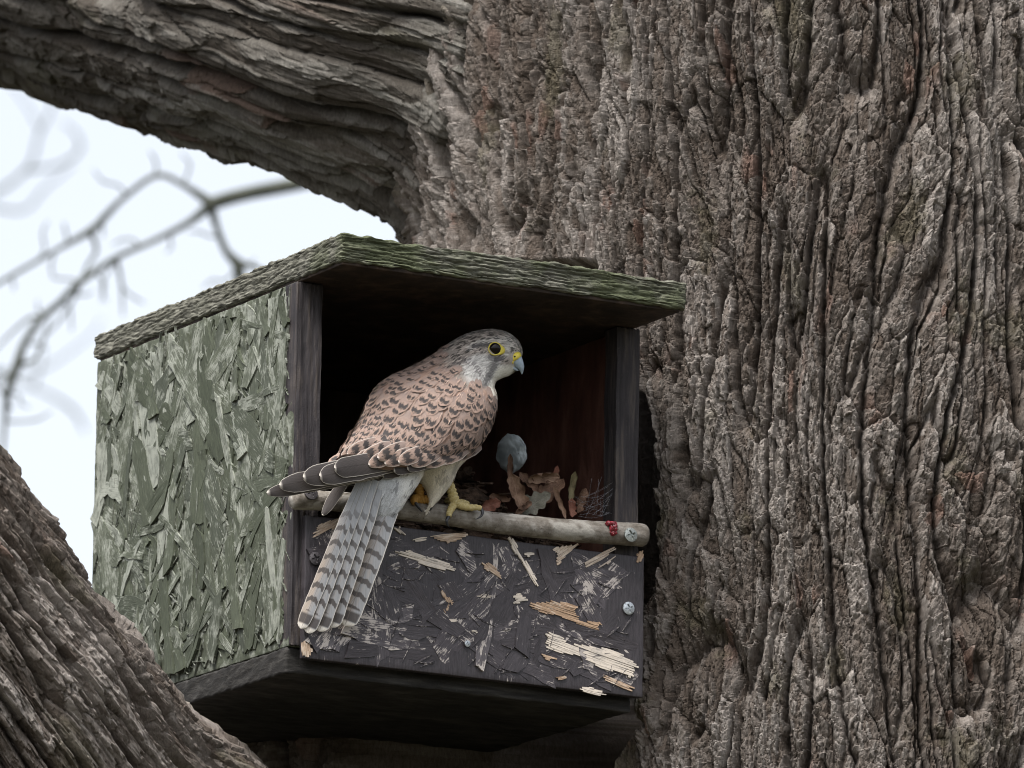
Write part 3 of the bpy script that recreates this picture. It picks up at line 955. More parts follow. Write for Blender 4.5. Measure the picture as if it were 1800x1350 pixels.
def loft(sections, n, m, taper=True):
    """closed body through sections (Lx, Ly, Rx, Ry, depth offset, half depth)"""
    S = np.array(sections, float)
    t = np.linspace(0, len(S) - 1, n)
    s = catmull(S, t)
    cx = (s[:, 0] + s[:, 2]) / 2; cy = (s[:, 1] + s[:, 3]) / 2
    C = np.array([Bp(x, y, o) for x, y, o in zip(cx, cy, s[:, 4])])
    Rr = np.array([P(x, y, perch_depth(c) + o) for x, y, c, o in zip(s[:, 2], s[:, 3], cx, s[:, 4])]) - C
    a = np.linspace(0, 2 * math.pi, m, endpoint=False)
    V = C[:, None] + np.cos(a)[None, :, None] * Rr[:, None] - np.sin(a)[None, :, None] * np.maximum(s[:, 5], .001)[:, None, None] * FW
    return V, C, t


MAIN = [
    (600, 803, 622, 812, -.034, .006), (604, 792, 676, 815, -.029, .018), (614, 774, 742, 817, -.023, .030), (626, 752, 800, 806, -.016, .041),
    (641, 721, 834, 788, -.009, .047), (655, 692, 857, 760, -.004, .049), (682, 665, 870, 726, .000, .046), (718, 648, 873, 698, .004, .040),
    (752, 630, 869, 680, .007, .034), (782, 609, 872, 670, .009, .0295), (810, 592, 883, 664, .010, .0268), (838, 582, 897, 658, .011, .0258),
    (866, 579, 907, 650, .011, .0245), (892, 585, 914, 641, .011, .0195), (909, 598, 917, 630, .011, .0125), (917, 611, 918, 619, .011, .004)]
THIGH = [(700, 800, 832, 784, -.008, .034), (712, 818, 824, 802, -.010, .031), (728, 838, 806, 823, -.012, .025), (746, 858, 794, 848, -.013, .017),
         (753, 874, 779, 868, -.014, .010), (754, 887, 765, 884, -.015, .005), (752, 896, 755, 895, -.015, .001)]
RUMP = [(660, 800, 760, 800, -.016, .026), (640, 822, 748, 826, -.022, .023), (628, 846, 735, 850, -.027, .018), (622, 872, 718, 874, -.030, .012), (620, 896, 702, 897, -.031, .006), (622, 906, 690, 906, -.031, .002)]
NM, MM = 110, 64
VM, CM, TM = loft(MAIN, NM, MM)
VT, CT, TT = loft(THIGH, 40, 40)
VR, CR, TRr = loft(RUMP, 36, 40)


def closed(V):
    n, m = V.shape[:2]
    v = np.concatenate([V.reshape(-1, 3), V[0].mean(0) + (V[0] - V[0].mean(0)) * .02, V[-1].mean(0) + (V[-1] - V[-1].mean(0)) * .02])
    j = np.arange(m); j2 = (j + 1) % m; nb = n * m
    q = np.concatenate([grid_quads(n, m, True), np.stack([nb + j, nb + j2, j2, j], -1), np.stack([(n - 1) * m + j, (n - 1) * m + j2, nb + m + j2, nb + m + j], -1)])
    return v, q


bv, bq, _ = soup([closed(VM), closed(VT), closed(VR)])
tmp_me = new_mesh("body_shells", bv - K0, bq)
tmp = obj("body_shells", tmp_me)
rm = tmp.modifiers.new("r", 'REMESH'); rm.mode = 'VOXEL'; rm.voxel_size = .0016
sm = tmp.modifiers.new("s", 'SMOOTH'); sm.iterations = 6; sm.factor = .5
body_me = bpy.data.meshes.new_from_object(tmp.evaluated_get(bpy.context.evaluated_depsgraph_get()))
body_me.name = "body"
bpy.data.objects.remove(tmp); bpy.data.meshes.remove(tmp_me)
body_me.polygons.foreach_set("use_smooth", np.ones(len(body_me.polygons), bool))
nv = len(body_me.vertices); co = np.zeros(nv * 3, np.float32); body_me.vertices.foreach_get("co", co); co = co.reshape(-1, 3) + K0


def seg_d(x, y, pts):
    best = np.full(np.shape(x), 1e9)
    for (ax, ay), (bx, by) in zip(pts[:-1], pts[1:]):
        dx, dy = bx - ax, by - ay; t = np.clip(((x - ax) * dx + (y - ay) * dy) / (dx * dx + dy * dy), 0, 1)
        best = np.minimum(best, np.hypot(x - ax - t * dx, y - ay - t * dy))
    return best


HEADZONE = lambda x, y: ((x > 786) & (y < 646)) | ((x > 812) & (y < 672)) | ((x > 842) & (y < 690)) | ((x > 862) & (y < 704))
C_RUF = np.array((.300, .185, .135)); C_CREAM = np.array((.80, .75, .655)); C_GREY = np.array((.46, .475, .49))


def plumage(px, py, r):
    """colour of the small feathers of head, neck and underparts by where they grow; r = a random number each"""
    px = np.asarray(px, float); py = np.asarray(py, float)
    def mixc(c, d, f): return c * (1 - f[..., None]) + np.asarray(d) * f[..., None]
    c = np.zeros(px.shape + (3,)) + np.array((.235, .205, .18))
    fore = sstep(30, 12, np.hypot((px - 910) / 1.0, (py - 606) / 1.4)); c = mixc(c, (.40, .375, .34), fore * .8)
    cheek = sstep(1.2, .75, np.hypot((px - 850) / 36, (py - 650) / 29)); c = mixc(c, np.array((.46, .45, .43)), cheek * .9)
    supra = sstep(8, 3, seg_d(px, py, [(893, 600), (872, 597), (845, 602), (826, 612)])); c = mixc(c, (.40, .38, .35), supra * .7)
    lore = sstep(9, 3, seg_d(px, py, [(894, 606), (889, 622)])); c = mixc(c, (.46, .44, .40), lore * .8)
    fs = np.where(r < .34, .22, np.where(r > .70, 1.5, 1.0)); keep_ = 1 - .62 * np.clip(cheek + lore, 0, 1)
    c = c * (1 + (fs - 1) * keep_)[..., None]
    eyel = sstep(5, 2, seg_d(px, py, [(860, 607), (846, 606), (834, 609)])); c = mixc(c, (.07, .065, .065), eyel * .85)
    under = sstep(6, 2, seg_d(px, py, [(862, 627), (872, 631), (886, 629)])); c = mixc(c, (.10, .095, .10), under * .85)
    ear = sstep(8, 2, seg_d(px, py, [(798, 640), (815, 632), (833, 641), (845, 655)])); c = mixc(c, (.10, .09, .09), ear * .6 * (r < .6))
    thr = sstep(-3, 3, (px - 872) * .75 - (py - 645) * -.42 - 4 + 0 * px) * sstep(638, 648, py) * (px > 858); c = mixc(c, (.64, .62, .545), thr)
    mou = sstep(7.5, 3.0, seg_d(px, py, [(874, 631), (868, 645), (862, 657), (855, 667), (850, 678)])); c = mixc(c, (.05, .047, .047), mou * .7)
    neck = sstep(676, 690, py) * (px < 862) + sstep(800, 770, px) * sstep(628, 650, py); neck = np.clip(neck, 0, 1)
    c = mixc(c, C_RUF * .95, neck * .8 * (r > .22))
    breast = sstep(862, 870, px) * sstep(660, 672, py); c = mixc(c, (.60, .56, .47), breast * .9)
    low = sstep(800, 812, py + .12 * (px - 740)); leg = low * sstep(700, 735, px)
    c = mixc(c, C_CREAM * (1 + .12 * (r[..., None] - .5)), leg); 
    streak = sstep(4.0, 1.5, np.minimum(np.minimum(seg_d(px, py, [(782, 826), (768, 842)]), seg_d(px, py, [(805, 812), (797, 832)])), seg_d(px, py, [(786, 838), (774, 852)])))
    c = mixc(c, (.13, .11, .10), streak * .45 * leg)
    rump = low * sstep(748, 722, px)
    c = mixc(c, C_GREY * (1 + .25 * (r[..., None] - .5)), rump)
    c = mixc(c, (.74, .735, .71), rump * sstep(694, 716, px) * .9)
    dk = rump * (noise(px / 9, py / 16, 44) > .27); c = mixc(c, (.17, .17, .18), dk * .6)
    return c


bx_, by_, _ = to_px(co.astype(float))
cbody = plumage(bx_, by_, np.full(nv, .5))
ca = body_me.color_attributes.new("Col", 'FLOAT_COLOR', 'POINT')
ca.data.foreach_set("color", np.concatenate([cbody, np.ones((nv, 1))], 1).astype(np.float32).ravel())


def mat_plume():
    t = NT("small_plumage", .85)
    n = t.tex(t.coord("Object"), 900, 3)
    c = t.mix(1, t.attr(), t.ramp(n, [(.3, (.82, .82, .82)), (.7, (1.15, 1.15, 1.15))]), 'MULTIPLY')
    t.b.inputs["Sheen Weight"].default_value = .15
    t.bump(n, .4, .0006)
    return t.base(c)


M_PLUME = mat_plume()
body = obj("body", body_me, M_PLUME, kes)
bvh = BVHTree.FromPolygons([Vector(v) for v in co], [p.vertices[:] for p in body_me.polygons])


def surf(px, py):
    o = Vector(CAM); d = (Vector(P(px, py, 0)) - o).normalized()
    h = bvh.ray_cast(o, d)
    return (np.array(h[0]), np.array(h[1])) if h[0] else (P(px, py, perch_depth(px)), -FW)


# ---- small plumage slivers
def slivers_on(V, srange, n, Lr, Wr, seed, lift=.15, phi=(0, 2 * math.pi), rev=False, accept=None, colf=None):
    r = np.random.default_rng(seed); N_, M_ = V.shape[:2]
    s = r.uniform(srange[0], srange[1], n) * (N_ - 1); a = r.uniform(phi[0], phi[1], n) / (2 * math.pi) * M_
    i = np.clip(s.astype(int), 0, N_ - 2); f = (s - i)[:, None]; j = a.astype(int) % M_; g = (a - np.floor(a))[:, None]
    j1 = (j + 1) % M_
    p = (V[i, j] * (1 - g) + V[i, j1] * g) * (1 - f) + (V[i + 1, j] * (1 - g) + V[i + 1, j1] * g) * f
    du = nrm(V[i + 1, j] - V[i, j]); dv = nrm(V[i, j1] - V[i, j])
    N = nrm(np.cross(dv, du)); ctr = V.mean(1)[i]
    N = np.where(((p - ctr) * N).sum(1, keepdims=True) < 0, -N, N)
    keep = np.ones(n, bool)
    px, py, _ = to_px(p)
    if accept is not None: keep = accept(px, py)
    p, du, N, px, py = p[keep], du[keep], N[keep], px[keep], py[keep]; n = len(p)
    e = du if rev else -du
    side = np.cross(N, e); ang = r.normal(0, .16, n)[:, None]; e = nrm(e + side * ang); side = np.cross(N, e)
    L = r.uniform(*Lr, n)[:, None]; W = r.uniform(*Wr, n)[:, None]; up = (lift * r.uniform(.4, 1.3, n))[:, None]
    base = p - e * L * .35
    pts = [base + N * L * .02, p + side * W * .5 + N * (.02 + up * .35) * L, p - side * W * .5 + N * (.02 + up * .35) * L,
           p + e * L * .38 + side * W * .38 + N * L * up * .7, p + e * L * .38 - side * W * .38 + N * L * up * .7, p + e * L * .65 + N * L * up * .8]
    verts = np.stack(pts, 1)
    k = np.arange(n)[:, None] * 6
    quads = np.concatenate([k + np.array([[1, 3, 4, 2]]), k + np.array([[0, 1, 2, 0]]), k + np.array([[3, 5, 5, 4]])])
    q4 = k + np.array([[1, 3, 4, 2]])
    tri = np.concatenate([k + np.array([[0, 1, 2]]), k + np.array([[3, 5, 4]])])
    rr = r.uniform(0, 1, n)
    col = (colf or plumage)(px, py, rr)
    cols = np.repeat(col[:, None], 6, 1) * np.array([.9, 1, 1, 1, 1, 1.08])[None, :, None]
    # as triangles only
    t3 = np.concatenate([k + np.array([[1, 3, 4]]), k + np.array([[1, 4, 2]]), tri])
    return verts.reshape(-1, 3), t3, cols.reshape(-1, 3)


def mantle_col(px, py, r):
    t = r[..., None]
    return np.where(t < .16, np.array((.07, .058, .055)), np.array((.20, .125, .095)) * (1 - t) + np.array((.40, .29, .235)) * t)


sl = [slivers_on(VM, (.53, .985), 5200, (.0055, .0095), (.0010, .0020), 71, .12, accept=lambda x, y: (np.hypot(x - 871, y - 613) > 13) & (np.hypot(x - 884, y - 616) > 8) & ~((x > 893) & (y > 620) & (y < 645))),
      slivers_on(VT, (.05, .99), 1900, (.006, .013), (.0008, .0018), 72, .10, rev=True),
      slivers_on(VM, (.04, .60), 2600, (.007, .013), (.0005, .0009), 77, .30, colf=mantle_col, accept=lambda x, y: ~HEADZONE(x, y)),
      slivers_on(VR, (.2, .97), 1500, (.006, .013), (.0014, .0030), 73, .08, rev=True),
      slivers_on(VM, (.40, .60), 500, (.005, .009), (.0012, .0022), 74, .15, phi=(-.6, .25))]
v, q, c = soup(sl)
down = obj("small_plumage", new_mesh("small_plumage", v - K0, q, cols=c, smooth=True), M_PLUME, body); down["kind"] = "stuff"


# ---- flight and contour feathers
def feather_grid(n, m, tipr=.5, basew=.45, tip_sharp=2.2):
    v = 1 - (1 - np.linspace(0, 1, n)) ** (1.8 if n > 10 else 1.0); u = np.linspace(0, 1, m)
    w = np.interp(v, [0, .25, .6, 1], [basew, .92, 1.0, .96])
    e = np.clip((v - (1 - tipr)) / tipr, 0, 1); w = w * np.maximum(1 - e ** tip_sharp, 0) ** .5
    w[-1] = .12
    return v, u, w


def flight_feather(name, base, tip, width, mat, parent, sag=0.0, camber=.12, normal=None, n=16, m=7, tipr=.22, basew=.6, skew=0.0, sharp=2.4, thick=.0005):
    base = np.asarray(base); tip = np.asarray(tip); d = tip - base; L = np.linalg.norm(d); e = d / L
    N = -FW if normal is None else np.asarray(normal); N = nrm(N - e * (N @ e)); S = np.cross(e, N)
    v, u, w = feather_grid(n, m, tipr, basew, sharp)
    VV, UU = np.meshgrid(v, u, indexing='ij')
    r = np.random.default_rng(abs(hash((name, round(float(base[0]), 4), round(float(tip[2]), 4)))) % 9999 if False else int(abs(base[0] * 1e5 + tip[2] * 1e5)) % 99991)
    off = (UU - .5) * w[:, None] * width * (1 + r.normal(0, .025, (n, m)) * (np.abs(UU - .5) > .4))
    X = base + VV[..., None] * d + S * (off + skew * width * VV ** 2)[..., None]
    z = camber * width * (.25 - (UU - .5) ** 2) * 4 * .5 + sag * np.sin(VV * math.pi) + r.normal(0, .00006, (n, m))
    X = X + N * z[..., None]
    lowX = X - N * thick
    q = grid_quads(n, m); nb = n * m
    me = new_mesh(name, np.concatenate([X.reshape(-1, 3), lowX.reshape(-1, 3)]) - K0, np.concatenate([q, q[:, ::-1] + nb]),
                  uvs=np.concatenate([np.stack([UU, VV], -1).reshape(-1, 2)] * 2))
    return obj(name, me, mat, parent)


def uv_split(t):
    uv = t.node("ShaderNodeTexCoord").outputs["UV"]
    s = t.node("ShaderNodeSeparateXYZ", {0: uv})
    return uv, s.outputs[0], s.outputs[1]


def barbs(t, uv, u, v):
    """fine oblique barbs"""
    au = t.math('ABSOLUTE', t.math('SUBTRACT', u, .5))
    k = t.math('ADD', t.math('MULTIPLY', v, 90), t.math('MULTIPLY', au, -40))
    nz = t.node("ShaderNodeTexNoise", {"Scale": 1.0, "Detail": 2.0}, noise_dimensions='2D')
    cb = t.node("ShaderNodeCombineXYZ", {0: k, 1: t.math('MULTIPLY', u, 3)})
    t.link(cb.outputs[0], nz.inputs["Vector"])
    return nz.outputs["Fac"], au


def mat_primary():
    t = NT("flight_feather", .6)
    uv, u, v = uv_split(t); bf, au = barbs(t, uv, u, v)
    c = t.ramp(v, [(0, (.085, .072, .066)), (.6, (.068, .058, .055)), (1, (.052, .045, .043))])
    c = t.mix(1, c, t.ramp(bf, [(.3, (.8, .8, .8)), (.7, (1.25, 1.25, 1.25))]), 'MULTIPLY')
    rach = t.ramp(au, [(.015, (1, 1, 1)), (.03, (0, 0, 0))]); c = t.mix(t.math('MULTIPLY', rach, .5), c, (.03, .025, .022))
    edge = t.ramp(au, [(.462, (0, 0, 0)), (.488, (1, 1, 1))]); tip = t.ramp(v, [(.978, (0, 0, 0)), (.993, (1, 1, 1))])
    f = t.math('MAXIMUM', edge, tip)
    c = t.mix(t.math('MULTIPLY', f, .9), c, (.50, .46, .41))
    t.bump(bf, .25, .0004)
    return t.base(c)


def mat_tail():
    t = NT("tail_feather", .65)
    uv, u, v = uv_split(t); bf, au = barbs(t, uv, u, v)
    rnd = t.rand()
    wob = t.node("ShaderNodeTexNoise", {"Vector": uv, "Scale": 5.0, "Detail": 2.0}).outputs["Fac"]
    base = t.mix(t.ramp(t.math('ADD', u, t.math('MULTIPLY', t.math('SUBTRACT', wob, .5), .8)), [(.3, (0, 0, 0)), (.75, (1, 1, 1))]), (.27, .275, .285), (.35, .295, .25))
    base = t.mix(t.ramp(v, [(.15, (1, 1, 1)), (.55, (0, 0, 0))]), base, (.30, .31, .325))
    ph = t.math('ADD', t.math('ADD', t.math('MULTIPLY', v, 10.4), t.math('MULTIPLY', rnd, .5)), t.math('ADD', t.math('MULTIPLY', au, -.55), t.math('MULTIPLY', wob, .5)))
    fr = t.math('FRACT', ph)
    bar = t.ramp(fr, [(.52, (0, 0, 0)), (.60, (1, 1, 1)), (.88, (1, 1, 1)), (.96, (0, 0, 0))])
    span = t.ramp(au, [(.40, (1, 1, 1)), (.47, (.25, .25, .25))])
    fade = t.ramp(v, [(.12, (0, 0, 0)), (.30, (.85, .85, .85)), (.8, (1, 1, 1))])
    body_zone = t.ramp(v, [(.875, (1, 1, 1)), (.885, (0, 0, 0))])
    m = t.math('MULTIPLY', t.math('MULTIPLY', bar, span), t.math('MULTIPLY', fade, body_zone))
    term = t.ramp(v, [(.893, (0, 0, 0)), (.905, (1, 1, 1)), (.958, (1, 1, 1)), (.968, (0, 0, 0))])
    m = t.math('MAXIMUM', m, t.math('MULTIPLY', term, span))
    c = t.mix(t.math('MULTIPLY', m, .93), base, (.062, .054, .052))
    edge = t.ramp(au, [(.455, (0, 0, 0)), (.485, (.75, .75, .75))]); tip = t.ramp(v, [(.962, (0, 0, 0)), (.972, (.9, .9, .9))])
    c = t.mix(t.math('MAXIMUM', edge, tip), c, (.62, .58, .52))
    c = t.mix(1, c, t.ramp(bf, [(.3, (.85, .85, .85)), (.7, (1.15, 1.15, 1.15))]), 'MULTIPLY')
    rach = t.ramp(au, [(.012, (.6, .6, .6)), (.026, (0, 0, 0))]); c = t.mix(rach, c, (.16, .13, .11))
    t.bump(bf, .25, .0004)
    return t.base(c)


def mat_contour(name, two=False, fringe=0.0):
    """rufous feather with a dark arrowhead and a pale fringe"""
    t = NT(name, .75)
    uv, u, v = uv_split(t); bf, au = barbs(t, uv, u, v)
    rnd = t.node("ShaderNodeNewGeometry").outputs["Random Per Island"]
    wob = t.node("ShaderNodeTexNoise", {"Vector": uv, "Scale": 6.0, "Detail": 2.0}).outputs["Fac"]
    c = t.ramp(rnd, [(0, (.195, .128, .099)), (.35, (.23, .155, .122)), (.65, (.26, .185, .149)), (1, (.30, .225, .187))])
    c = t.mix(t.ramp(v, [(.25, (.6, .6, .6)), (.6, (0, 0, 0))]), c, (.20, .16, .145))
    c = t.mix(1, c, t.ramp(bf, [(.3, (.82, .82, .82)), (.7, (1.18, 1.18, 1.18))]), 'MULTIPLY')
    vv = t.math('ADD', t.math('ADD', v, t.math('MULTIPLY', t.math('SUBTRACT', bf, .5), .16)), t.math('ADD', t.math('MULTIPLY', au, .16), t.math('MULTIPLY', t.math('SUBTRACT', wob, .5), .34)))
    vv = t.math('ADD', vv, t.math('MULTIPLY', t.math('SUBTRACT', rnd, .5), .16))
    vv = t.math('ADD', vv, t.math('MULTIPLY', au, t.math('MULTIPLY', t.math('SUBTRACT', t.math('FRACT', t.math('MULTIPLY', rnd, 31.7)), .45), .9)))
    spot = t.ramp(vv, [(.60, (0, 0, 0)), (.67, (1, 1, 1)), (.83, (1, 1, 1)), (.91, (0, 0, 0))])
    wide = t.ramp(t.math('ADD', t.math('ADD', au, t.math('MULTIPLY', t.math('SUBTRACT', bf, .5), .12)), t.math('MULTIPLY', t.math('SUBTRACT', t.math('FRACT', t.math('MULTIPLY', rnd, 17.3)), .5), .22)), [(.24, (1, 1, 1)), (.36, (0, 0, 0))])
    m = t.math('MULTIPLY', spot, wide)
    if two:
        bar2 = t.ramp(vv, [(.28, (0, 0, 0)), (.33, (1, 1, 1)), (.46, (1, 1, 1)), (.51, (0, 0, 0))])
        m = t.math('MAXIMUM', m, t.math('MULTIPLY', bar2, wide))
    c = t.mix(t.math('MULTIPLY', m, .96), c, (.026, .023, .023))
    f = t.math('MAXIMUM', t.ramp(au, [(.45, (0, 0, 0)), (.49, (.6, .6, .6))]), t.ramp(v, [(.96, (0, 0, 0)), (.99, (.6, .6, .6))]))
    if fringe: f = t.math('MAXIMUM', t.ramp(au, [(.44, (0, 0, 0)), (.48, (1, 1, 1))]), t.ramp(v, [(.955, (0, 0, 0)), (.98, (1, 1, 1))]))
    c = t.mix(t.math('MULTIPLY', f, fringe) if fringe else t.math('MULTIPLY', f, t.ramp(rnd, [(.55, (0, 0, 0)), (1, (.7, .7, .7))])), c, (.56, .51, .46) if fringe else (.42, .35, .30))
    t.bump(bf, .3, .0004)
    return t.base(c)


M_COV = mat_contour("white_edged_feather", True, .6); M_PRIM = mat_primary(); M_TAILF = mat_tail(); M_CONT = mat_contour("rufous_feather"); M_CONT2 = mat_contour("rufous_barred_feather", True)

# wing: a slim pad of coverts over the wrist that carries the flight feathers
wv, wq = tube([Bp(800, 800, -.050), Bp(760, 806, -.052, 745), Bp(715, 808, -.048, 700), Bp(668, 812, -.044, 650), Bp(630, 818, -.040, 620)], [.006, .010, .011, .009, .004], 14, 30)
wing = obj("wing", new_mesh("wing", wv - K0, wq, cols=np.tile(C_RUF * .8, (len(wv), 1))), M_PLUME, kes)
prim = [((748, 812), (469, 867), 27), ((744, 808), (491, 854), 36), ((738, 803), (533, 840), 40), ((730, 804), (562, 838), 40), ((722, 804), (588, 824), 38)]
d_tip, d_base = -.046, -.060
for i, (b, tpx, w) in enumerate(prim):
    flight_feather("primary_feather", surf(*b)[0] + FW * (.022 - .0012 * i), P(*tpx, (-.045, -.0440, -.038, -.031, -.024)[i]), w * PXM, M_PRIM, wing, sag=.001, camber=.10, tipr=.16, skew=.0, sharp=2.0)
for i, (b, tpx, w) in enumerate([((790, 812), (590, 851), 17), ((792, 809), (640, 843), 17), ((794, 807), (672, 836), 18), ((800, 803), (692, 826), 24), ((806, 800), (716, 823), 20)]):
    flight_feather("secondary_feather", surf(*b)[0] + FW * (.005 - .0010 * i), surf(b[0] * .4 + tpx[0] * .6, b[1] * .4 + tpx[1] * .6 - 6)[0] + (P(*tpx, 0) - P(b[0] * .4 + tpx[0] * .6, b[1] * .4 + tpx[1] * .6 - 6, 0)) - FW * (.010 + .0012 * i), w * PXM, M_PRIM, wing, sag=.003, camber=.10, tipr=.12, sharp=2.0)

for i, (tx_, ty_) in enumerate([(792, 806), (770, 812), (746, 818), (722, 817), (700, 813), (676, 816), (648, 818), (622, 813), (600, 804), (610, 800), (636, 806), (664, 806)]):
    b_ = (tx_ + 52, ty_ - 24); m_p = surf(tx_ + 14, ty_ - 10)[0]; sb = surf(*b_)[0]
    tip_ = P(tx_, ty_, to_px(m_p)[2] - .0085 - .0004 * i)
    flight_feather("covert_feather", sb + FW * .001, tip_, 27 * PXM, M_COV, wing, sag=.002, camber=.14, n=12, m=7, tipr=.45, sharp=2.0)

# the far wing shows one folded tip
wv, wq = tube([Bp(640, 800, -.010), Bp(622, 825, -.020), Bp(610, 842, -.026)], [.008, .007, .003], 12, 16)
wing2 = obj("wing", new_mesh("wing", wv - K0, wq, cols=np.tile(C_RUF * .8, (len(wv), 1))), M_PLUME, kes)
flight_feather("primary_feather", Bp(622, 818, -.026), Bp(567, 906, -.026), 20 * PXM, M_PRIM, wing2, tipr=.3, sharp=1.6)
flight_feather("primary_feather", Bp(624, 822, -.024), Bp(577, 890, -.024), 18 * PXM, M_PRIM, wing2, tipr=.3, sharp=1.6)

# tail
tvv, tqq = tube([Bp(690, 830, -.030), Bp(668, 858, -.031), Bp(656, 890, -.032)], [.014, .012, .004], 16, 20)
tail = obj("tail", new_mesh("tail", tvv - K0, tqq, cols=np.tile(C_GREY, (len(tvv), 1))), M_PLUME, kes)
for i, (b, tpx, w, o) in enumerate([((706, 846), (628, 1076), 22, .000), ((636, 846), (529, 1105), 24, .0010), ((644, 842), (541, 1113), 28, -.0008), ((700, 846), (606, 1100), 44, -.0026),
                                    ((654, 842), (561, 1110), 33, -.0024), ((668, 846), (583, 1103), 30, -.0038)]):
    flight_feather("tail_feather", Bp(*b, -.036 + o), Bp(*tpx, -.030 + o), w * PXM, M_TAILF, tail, sag=.003, camber=.10, n=26, tipr=.075, basew=.75, sharp=2.2)

# contour feathers of back and wing
def contour_frame(s, a):
    i = min(int(s), NM - 2); f = s - i
    ring = VM[i] * (1 - f) + VM[i + 1] * f; up = VM[i + 1] - VM[i]
    x = a / (2 * math.pi) * MM; j = int(math.floor(x)); g = x - j; j0 = j % MM; j1 = (j + 1) % MM
    p = ring[j0] * (1 - g) + ring[j1] * g; du = nrm(up[j0] * (1 - g) + up[j1] * g); dv = nrm(ring[j1] - ring[j0])
    N = nrm(np.cross(du, dv)); c = ring.mean(0)
    if (p - c) @ N < 0: N = -N
    return p, du, N


def contour_mesh(n=7, m=5):
    v, u, w = feather_grid(n, m, .55, .5, 2.0)
    VV, UU = np.meshgrid(v, u, indexing='ij')
    X = (UU - .5) * w[:, None]; Y = VV - .35; Z = .025 * (1 - ((UU - .5) * 2) ** 2) * w[:, None] + .05 * VV - .06 * VV ** 3
    return np.stack([X, Y, Z], -1).reshape(-1, 3), grid_quads(n, m)[:, ::-1], np.stack([UU, VV], -1).reshape(-1, 2)


cv, cq, cuv = contour_mesh()
ME1 = new_mesh("contour_feather", cv, cq, uvs=cuv); ME1.materials.append(M_CONT)
ME2 = new_mesh("covert_feather", cv, cq, uvs=cuv); ME2.materials.append(M_CONT2)
seen, rest = [], []
s = .012 * (NM - 1)
row = 0
while s < .665 * (NM - 1):
    fr = s / (NM - 1)
    L = float(np.interp(fr, [0, .15, .3, .45, .6, .7], [.033, .032, .028, .021, .015, .010])); W = L * float(np.interp(fr, [0, .3, .7], [.52, .58, .60]))
    i = int(s); ring = VM[i]; per = np.linalg.norm(np.diff(np.concatenate([ring, ring[:1]]), axis=0), axis=1).sum()
    k = max(6, int(per / (W * .80)))
    for c_ in range(k):
        a = 2 * math.pi * (c_ + .5 * (row % 2)) / k + random.gauss(0, .085)
        ss = min(max(s + random.gauss(0, .7), 0), NM - 2)
        p, du, N = contour_frame(ss, a)
        px, py, _ = to_px(p)
        hid = (N @ -FW)
        if HEADZONE(px, py): continue
        item = (p, du, N, L * random.uniform(.8, 1.2), W * random.uniform(.85, 1.15), fr, hid, row)
        rest.append(item)
    step = L * .43
    s += step / np.linalg.norm(CM[min(i + 1, NM - 1)] - CM[min(i, NM - 2)]) ; row += 1
rest.sort(key=lambda t: -(t[3] * t[4] if t[6] > .12 else 0))
big, rest = rest[:300], rest[300:]


def frame_of(p, du, N, L, W):
    e = -du; e = nrm(e + .06 * np.random.default_rng(int(abs(p[0]) * 1e6) % 9973).normal(size=3)); e = nrm(e - N * (e @ N) + N * .035)
    ex = nrm(np.cross(e, N)); ez = np.cross(ex, e)
    return ex * W, e * L, ez * L * .5, p + N * .0006


for (p, du, N, L, W, fr, hid, row) in big:
    ex, ey, ez, pos = frame_of(p, du, N, L, W)
    o = obj("covert_feather" if fr < .26 else "contour_feather", ME2 if fr < .26 else ME1, None, body)
    basis_obj(o, pos - K0, ex, ey, ez)
parts = []; uvs = []
for (p, du, N, L, W, fr, hid, row) in rest:
    ex, ey, ez, pos = frame_of(p, du, N, L, W)
    parts.append((pos - K0 + cv[:, :1] * ex + cv[:, 1:2] * ey + cv[:, 2:] * ez, cq)); uvs.append(cuv)
v, q, _ = soup(parts)
o = obj("contour_plumage", new_mesh("contour_plumage", v, q, uvs=np.concatenate(uvs)), M_CONT, body); o["kind"] = "stuff"


# ---- eye, bill
def mat_plain(name, c, rough=.5, spec=.4, n2=None, scale=300, bump=.2):
    t = NT(name, rough); t.b.inputs["Specular IOR Level"].default_value = spec
    n = t.tex(t.coord("Object"), scale, 3)
    t.bump(n, bump, .0006)
    return t.base(t.ramp(n, [(.35, c), (.7, n2 or tuple(min(1, x * 1.25) for x in c))]))


M_EYE = mat_plain("dark_eye", (.006, .004, .004), .03, .22, (.008, .006, .005), bump=0)
M_YEL = mat_plain("yellow_skin", (.52, .42, .04), .5, .4, (.62, .52, .09), 500)
M_TOE = mat_plain("yellow_foot", (.40, .31, .12), .7, .25, (.54, .46, .25), 420, .5)
M_TOE2 = mat_plain("orange_foot", (.30, .15, .03), .6, .3, (.42, .24, .06), 420, .5)
M_BILL = mat_plain("blue_grey_bill", (.24, .30, .36), .35, .5, (.34, .41, .47), 200)
M_TALON = mat_plain("black_talon", (.014, .014, .017), .3, .5, (.035, .037, .043), 300)


def ball(c, r, sq=(1, 1, 1), n=14, m=24, axes=None):
    th_ = np.linspace(.02, math.pi - .02, n); ph = np.linspace(0, 2 * math.pi, m, endpoint=False)
    A, B = np.meshgrid(th_, ph, indexing='ij')
    d = np.stack([np.sin(A) * np.cos(B), np.sin(A) * np.sin(B), np.cos(A)], -1) * np.array(sq) * r
    ax = np.stack([RT, UP, -FW]) if axes is None else axes
    return (c + d @ ax).reshape(-1, 3), grid_quads(n, m, True)


